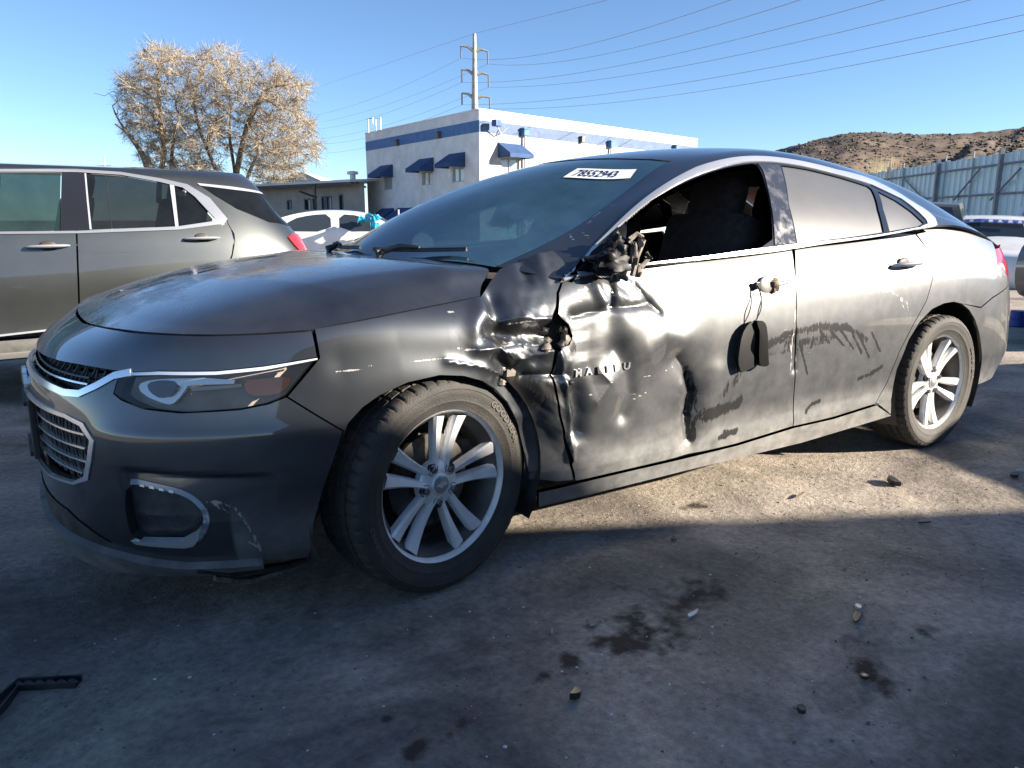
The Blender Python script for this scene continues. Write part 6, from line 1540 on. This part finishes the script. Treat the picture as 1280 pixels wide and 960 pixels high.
# dark grey car cut by the right edge
q = pt(1274, 300, 7.4)+RGT*2.86
GC2 = side_car('grey_hatchback', (q[0], q[1], 0), math.radians(-33), HB,
    [('side', [(-1.30, 1.0), (-1.0, 1.28), (-.55, 1.38), (-.10, 1.40), (-.08, .99)]), ('side', [(.12, .99), (.10, 1.40), (.60, 1.36), (1.15, 1.10), (1.25, 1.0)]), ('end', [(1.50, 1.01), (.95, 1.34)])],
    1.78, mat('blue_grey_paint', (.06, .075, .10), .3, .6, .8), [(1.4, .32), (-1.35, .32)], 'blue grey car cut off by the right edge just behind the sedan tail', belt=.96)
# blue drum by that car
p = MB(); q = at(1271, 408, z=0); p.lathe([(0, .0), (.15, 0), (.165, .02), (.165, .16), (.175, .17), (.175, .19), (.165, .20), (.165, .34), (.15, .36), (0, .36)], 28, axis='z', c=(0, 0, 0)); bd_ = p.build('blue_bucket', mat('blue_plastic', (.012, .05, .26), .4), None, 35); bd_.location = (q[0], q[1], 0); bd_.scale = (.48, .48, .48); tag(bd_, 'small blue plastic drum on the ground at the right edge behind the sedan', 'drum')
# ------------------------------------------------------------------ ground
def blobmask(m, spots, mp):
    """dark stains with their own outline: nearest of several spots, broken up by noise"""
    nz = N(m, 'ShaderNodeTexNoise', i_Scale=9.0, i_Detail=9.0, i_Roughness=.62); Lk(m, mp, 0, nz, 'Vector'); last = None
    for x, y, rx, ry, rot in spots:
        t = N(m, 'ShaderNodeMapping', vector_type='TEXTURE'); t.inputs['Location'].default_value = (x, y, 0); t.inputs['Rotation'].default_value = (0, 0, rot); t.inputs['Scale'].default_value = (rx, ry, 1)
        Lk(m, mp, 0, t, 0); l = N(m, 'ShaderNodeVectorMath', operation='LENGTH'); Lk(m, t, 0, l, 0)
        s = N(m, 'ShaderNodeMapRange', i_1=1.9, i_2=.2, i_3=0.0, i_4=1.0); Lk(m, l, 'Value', s, 0)
        if last is None: last = s
        else: mx = N(m, 'ShaderNodeMath', operation='MAXIMUM'); Lk(m, last, 0, mx, 0); Lk(m, s, 0, mx, 1); last = mx
    nn = N(m, 'ShaderNodeMath', operation='MULTIPLY_ADD'); nn.inputs[1].default_value = 3.2; nn.inputs[2].default_value = -1.6; Lk(m, nz, 'Fac', nn, 0)
    a = N(m, 'ShaderNodeMath', operation='ADD'); Lk(m, last, 0, a, 0); Lk(m, nn, 0, a, 1)
    r = N(m, 'ShaderNodeMapRange', i_1=.42, i_2=.95, i_3=0.0, i_4=1.0); Lk(m, a, 0, r, 0); return r
GM = mat('packed_dirt', (.3,)*3, .92, spec=.25)
mp = coords(GM)
n1 = N(GM, 'ShaderNodeTexNoise', i_Scale=1.3, i_Detail=10.0, i_Distortion=.8, i_Roughness=.62); Lk(GM, mp, 0, n1, 'Vector')
r1 = ramp(GM, n1, 'Fac', [(.36, (.155, .135, .118)), (.47, (.27, .235, .198)), (.60, (.43, .37, .31))])
n2 = N(GM, 'ShaderNodeTexNoise', i_Scale=38.0, i_Detail=8.0, i_Roughness=.7); Lk(GM, mp, 0, n2, 'Vector')
r2 = ramp(GM, n2, 'Fac', [(.32, (.62,)*3), (.68, (1.18,)*3)])
mx = N(GM, 'ShaderNodeMix', data_type='RGBA', blend_type='MULTIPLY'); mx.inputs[0].default_value = 1; Lk(GM, r1, 0, mx, 6); Lk(GM, r2, 0, mx, 7)
vo = N(GM, 'ShaderNodeTexVoronoi', i_Scale=34.0); Lk(GM, mp, 0, vo, 'Vector'); rv = N(GM, 'ShaderNodeMapRange', i_1=.10, i_2=.14, i_3=1.0, i_4=0.0); Lk(GM, vo, 'Distance', rv, 0)
sc2 = N(GM, 'ShaderNodeTexNoise', i_Scale=2.6, i_Detail=2.0); Lk(GM, mp, 0, sc2, 'Vector'); th = N(GM, 'ShaderNodeMapRange', i_1=.5, i_2=.62, i_3=0.0, i_4=.55); Lk(GM, sc2, 'Fac', th, 0)
mu = N(GM, 'ShaderNodeMath', operation='MULTIPLY'); Lk(GM, rv, 0, mu, 0); Lk(GM, th, 0, mu, 1)
mg = N(GM, 'ShaderNodeMix', data_type='RGBA'); Lk(GM, mu, 0, mg, 0); Lk(GM, mx, 2, mg, 6); mg.inputs[7].default_value = (.05, .045, .04, 1)
G_ = lambda px, py: at(px, py, z=0)[:2]
spots = [(*G_(865, 745), .13, .06, .3), (*G_(800, 792), .16, .07, 1.0), (*G_(835, 768), .15, .07, .8), (*G_(775, 806), .08, .04, .6), (*G_(750, 805), .05, .03, .5), (*G_(715, 825), .05, .03, .5), (*G_(680, 845), .03, .02, .5), (*G_(520, 945), .05, .025, .6), (*G_(575, 912), .03, .018, .6), (*G_(560, 925), .03, .02, .6), (*G_(484, 902), .012, .012, 0), (*G_(865, 628), .07, .03, 0), (*G_(1080, 830), .09, .05, .9), (*G_(1150, 790), .05, .03, .9)]
bmk = blobmask(GM, spots, mp)
ms = N(GM, 'ShaderNodeMix', data_type='RGBA'); Lk(GM, bmk, 0, ms, 0); Lk(GM, mg, 2, ms, 6); ms.inputs[7].default_value = (.055, .042, .033, 1)
Lk(GM, ms, 2, B(GM), 'Base Color')
bp = N(GM, 'ShaderNodeBump', i_Strength=.9, i_Distance=.010); Lk(GM, n2, 'Fac', bp, 'Height')
n3 = N(GM, 'ShaderNodeTexNoise', i_Scale=170.0, i_Detail=4.0); Lk(GM, mp, 0, n3, 'Vector'); bp2 = N(GM, 'ShaderNodeBump', i_Strength=.7, i_Distance=.002); Lk(GM, n3, 'Fac', bp2, 'Height'); Lk(GM, bp, 0, bp2, 'Normal'); Lk(GM, bp2, 0, B(GM), 'Normal')
TRK = [(at(560, 960, z=0), at(760, 700, z=0)), ]
def gheight(x, y):
    d2 = max(0, 1-((x-1.2)**2+(y+.6)**2)/60)
    h = noise.fractal(Vector((x*.8, y*.8, 0)), 1, 2, 4)*.020+noise.fractal(Vector((x*3.4, y*3.4, 5)), 1, 2, 4)*.009
    # shallow wheel ruts that cross the foreground
    u = x*.56+y*.83; v = x*.83-y*.56
    for c, a in ((-1.35, .020), (-1.05, -.012), (-2.1, .015), (-.55, .012)): h += a*math.exp(-((v*.25+u*0-(c+.25*math.sin(u*1.3))*1.0+u*.55)/.10)**2)
    k = 1.0
    for wx, wy in ((0, -.8), (2.83, -.8), (0, .8), (2.83, .8)): k = min(k, max(0, (math.hypot(x-wx, y-wy)-.15)/.35))
    return h*min(1, k)
# one sheet: fine under and in front of the car, wide to the horizon
xs_ = np.concatenate([[-3000, -800, -200, -60, -20, -9, -5.5], np.arange(-3.6, 5.2, .05), [6, 8, 12, 20, 40, 100, 300, 900, 3000]])
ys_ = np.concatenate([[-3000, -800, -200, -60, -20, -9, -5.5], np.arange(-3.6, 1.0, .05), np.arange(1.0, 5.0, .16), [6, 8, 12, 20, 40, 100, 300, 900, 3000]])
gv = []
for x in xs_:
    for y in ys_: gv.append((x, y, gheight(x, y)-.003 if (-3.6 <= x <= 5.2 and -3.6 <= y <= 5.0) else -.003))
ny = len(ys_); gf = [(i*ny+j, (i+1)*ny+j, (i+1)*ny+j+1, i*ny+j+1) for i in range(len(xs_)-1) for j in range(ny-1)]
gr = meshobj('ground', gv, gf, GM); gr.data.polygons.foreach_set('use_smooth', np.ones(len(gf), bool)); tag(gr, kind='structure')
# small stones and crumbs
rg = random.Random(12); st = MB(); st2 = MB()
for k in range(9500):
    x = rg.uniform(-3.2, 5.0); y = rg.uniform(-3.0, 3.2); 
    if k % 3: x = rg.uniform(-1.8, 3.2); y = rg.uniform(-2.6, -.5)
    r = .0011+.0046*rg.random()**4.6; z = gheight(x, y)-.003
    a0 = rg.uniform(0, 6.28); ca, sa = math.cos(a0), math.sin(a0); f1_, f2_, f3_ = rg.uniform(.7, 1.5), rg.uniform(.7, 1.3), rg.uniform(.5, .9)
    T = st2 if rg.random() < .14 else st
    T.add([(x+(a*f1_*ca-b*f2_*sa)*r, y+(a*f1_*sa+b*f2_*ca)*r, z+(c*f3_+.25)*r) for a, b, c in ico], icf)
tag(st.build('gravel', vary(mat('gravel', (.2,)*3, .9), (.07, .06, .052), (.26, .22, .18), 30)), kind='stuff')
tag(st2.build('glass_crumbs', vary(mat('pale_crumbs', (.6,)*3, .4), (.42, .43, .44), (.75, .75, .74), 60)), kind='stuff')
# identifiable debris
def shard(px, py, l, w, rot, m, label, cat_='debris', seed=1, h=.006, name='plastic_shard'):
    c = at(px, py, z=0); r = random.Random(seed); n = 7; P = []
    for i in range(n):
        a = 2*math.pi*i/n+r.uniform(-.25, .25); k = r.uniform(.65, 1.1); P.append((math.cos(a)*l*k, math.sin(a)*w*k))
    z = gheight(c[0], c[1]); ca, sa = math.cos(rot), math.sin(rot); mb = MB(); til = r.uniform(-.12, .12)
    mb.prism(P, lambda p, d: (p[0]*ca-p[1]*sa, p[0]*sa+p[1]*ca, d+p[0]*til+abs(p[0])*.06), 0.001, h)
    o = mb.build(name, m); o.location = (c[0], c[1], z+.002); tag(o, label, cat_, 'broken bits on the dirt'); return o
WSH = mat('pale_shard', (.42, .44, .47), .4); DSH = mat('dark_shard', (.02, .02, .02), .5)
shard(866, 768, .030, .010, .2, WSH, 'pale grey splinter lying beside the dark oil stain', seed=2)
shard(740, 780, .028, .018, 1.2, mat('grey_shard', (.17, .16, .15), .6), 'small grey brown flake left of the dark oil stain', seed=3)
shard(720, 872, .026, .016, .4, DSH, 'black crumbled lump on the dirt below the oil stain', seed=4, h=.018)
shard(1118, 602, .055, .022, .9, DSH, 'black scrap at the sunlit edge of the dirt under the rear door', seed=5, h=.02)
shard(1268, 596, .035, .018, .1, DSH, 'black scrap lying on the dirt at the right edge', seed=6, h=.012)
shard(1272, 591, .016, .010, .5, WSH, 'white crumb beside the black scrap at the right edge', seed=7)
shard(1072, 766, .018, .010, .7, WSH, 'small white chip on the shaded dirt right of centre', seed=8)
shard(1070, 778, .035, .012, .3, DSH, 'dark crumbs in the shade right of centre', seed=9)
shard(842, 675, .016, .010, .7, DSH, 'black chip just inside the shade below the front door', seed=10)
shard(1155, 655, .03, .005, -.5, DSH, 'thin black sliver in the shade below the rear wheel', seed=11)
shard(1080, 846, .014, .012, .7, DSH, 'dark chip low on the right in the shaded dirt', seed=12, h=.01)
shard(1002, 890, .014, .012, .7, DSH, 'small dark stone near the bottom right of the dirt', seed=13, h=.012)
shard(1000, 620, .04, .004, .1, mat('twig_brown', (.12, .08, .05), .8), 'thin brown twig on the sunlit strip of dirt', seed=14, name='twig', cat_='twig')
shard(690, 788, .022, .004, .9, mat('tan_sliver', (.35, .33, .3), .8), 'pale sliver on the dirt right of the front wheel', seed=15)
# bent black trim strip at the lower left
c0 = [at(x, y, z=0) for x, y in ((-40, 930), (0, 886), (24, 861), (99, 858))]
p = MB(); w = .022
def rail(P, off, h0, h1, wd):
    m = MB(); L_ = []; R2 = []
    for i, q in enumerate(P):
        t = P[min(i+1, len(P)-1)]-P[max(i-1, 0)]; t = t/np.linalg.norm(t); n = np.array([-t[1], t[0], 0]); L_.append(q+n*(off+wd/2)); R2.append(q+n*(off-wd/2))
    n_ = len(P); vs = [(*q[:2], h) for h in (h0, h1) for q in L_+R2]; fs = []
    for i in range(n_-1):
        for (a, b) in ((0, n_), (2*n_, 3*n_)): fs.append((a+i, a+i+1, b+i+1, b+i))
        for (a, b) in ((0, 2*n_), (n_, 3*n_)): fs.append((a+i, a+i+1, b+i+1, b+i))
    fs += [(0, n_, 3*n_, 2*n_), (n_-1, 2*n_-1, 4*n_-1, 3*n_-1)]; return vs, fs
TRM = empty('trim_strip', tuple(c0[2])); tag(TRM, 'bent black plastic trim strip lying on the dirt at the lower left', 'debris')
p.add(*rail(c0, 0, .002, .008, .034)); p.build('base_strip', BLACKPL, TRM)
for off in (-.016, .016): p = MB(); p.add(*rail(c0, off, .004, .022, .004)); p.build('raised_edge', BLACKPL, TRM)
for k in range(6):
    q = c0[2]*(1-k/5.5)+c0[3]*(k/5.5); p = MB(); p.box((q[0], q[1], .012), (.014, .028, .010), Matrix.Rotation(.4, 3, 'Z'), bev=.002); p.build('clip', BLACKPL, TRM)
rebase(TRM)
# what throws the long shade over the foreground: an unseen shed-shaped block added behind the camera
adir = np.array([math.cos(math.radians(-27.4)), math.sin(math.radians(-27.4))]); g0_ = np.array([1.04, -.92]); Hs = 4.4
tp = g0_+SUNV[:2]/SUNV[2]*Hs; nrm_ = np.array([adir[1], -adir[0]]); nrm_ = nrm_ if nrm_@np.array([-.46, -.88]) > 0 else -nrm_
SHD = empty('shade_block', (*tp, 0)); tag(SHD, 'long plain grey block added out of view to throw shade over the foreground dirt', 'building')
def sp(u, d, z): q = tp+adir*u+nrm_*d; return (q[0], q[1], z)
SHM = vary(mat('shade_block_skin', (.3,)*3, .7), (.06, .07, .085), (.09, .10, .12), 1)
u0, u1 = -11, 16
def shtop(u): return max(3.0, Hs+.155*min(0, u+2))
step = .4; mb = MB(); us = np.arange(u0, u1, step)
vs = []; 
for u in us:
    for du, dd in ((0, 0), (.14, 0), (.18, .05), (.36, .05)): vs += [sp(u+du, dd, -.05), sp(u+du, dd, shtop(u+du))]
mb.add(vs, [(2*i, 2*i+2, 2*i+3, 2*i+1) for i in range(len(vs)//2-1)]); mb.build('wall', SHM, SHD)
mb = MB(); mb.add([sp(u0, -.02, shtop(u0)), sp(-2, -.02, Hs), sp(u1, -.02, Hs), sp(u1, 9, Hs+.02), sp(-2, 9, Hs+.02), sp(u0, 9, shtop(u0))], [(0, 1, 4, 5), (1, 2, 3, 4)]); mb.build('roof', SHM, SHD)
for ux in (u0, u1-.05): mb = MB(); mb.add([sp(ux, .06, -.05), sp(ux, 9, -.05), sp(ux, 9, shtop(ux)), sp(ux, .06, shtop(ux))], [(0, 1, 2, 3)]); mb.build('end_wall', SHM, SHD)
mb = MB(); mb.add([sp(u0, 9, -.05), sp(u1, 9, -.05), sp(u1, 9, Hs), sp(-2, 9, Hs), sp(u0, 9, shtop(u0))], [(0, 1, 2, 3, 4)]); mb.build('back_wall', SHM, SHD)
rebase(SHD)
# unseen estate copy added at the right to shade the ground by the rear wheel
GC3 = copy_tree(WS2, None, 'copy of the white estate car added out of view at the right to shade the dirt behind the rear wheel'); GC3.location = (6.9, -4.0, 0); GC3.rotation_euler = (0, 0, math.radians(70))
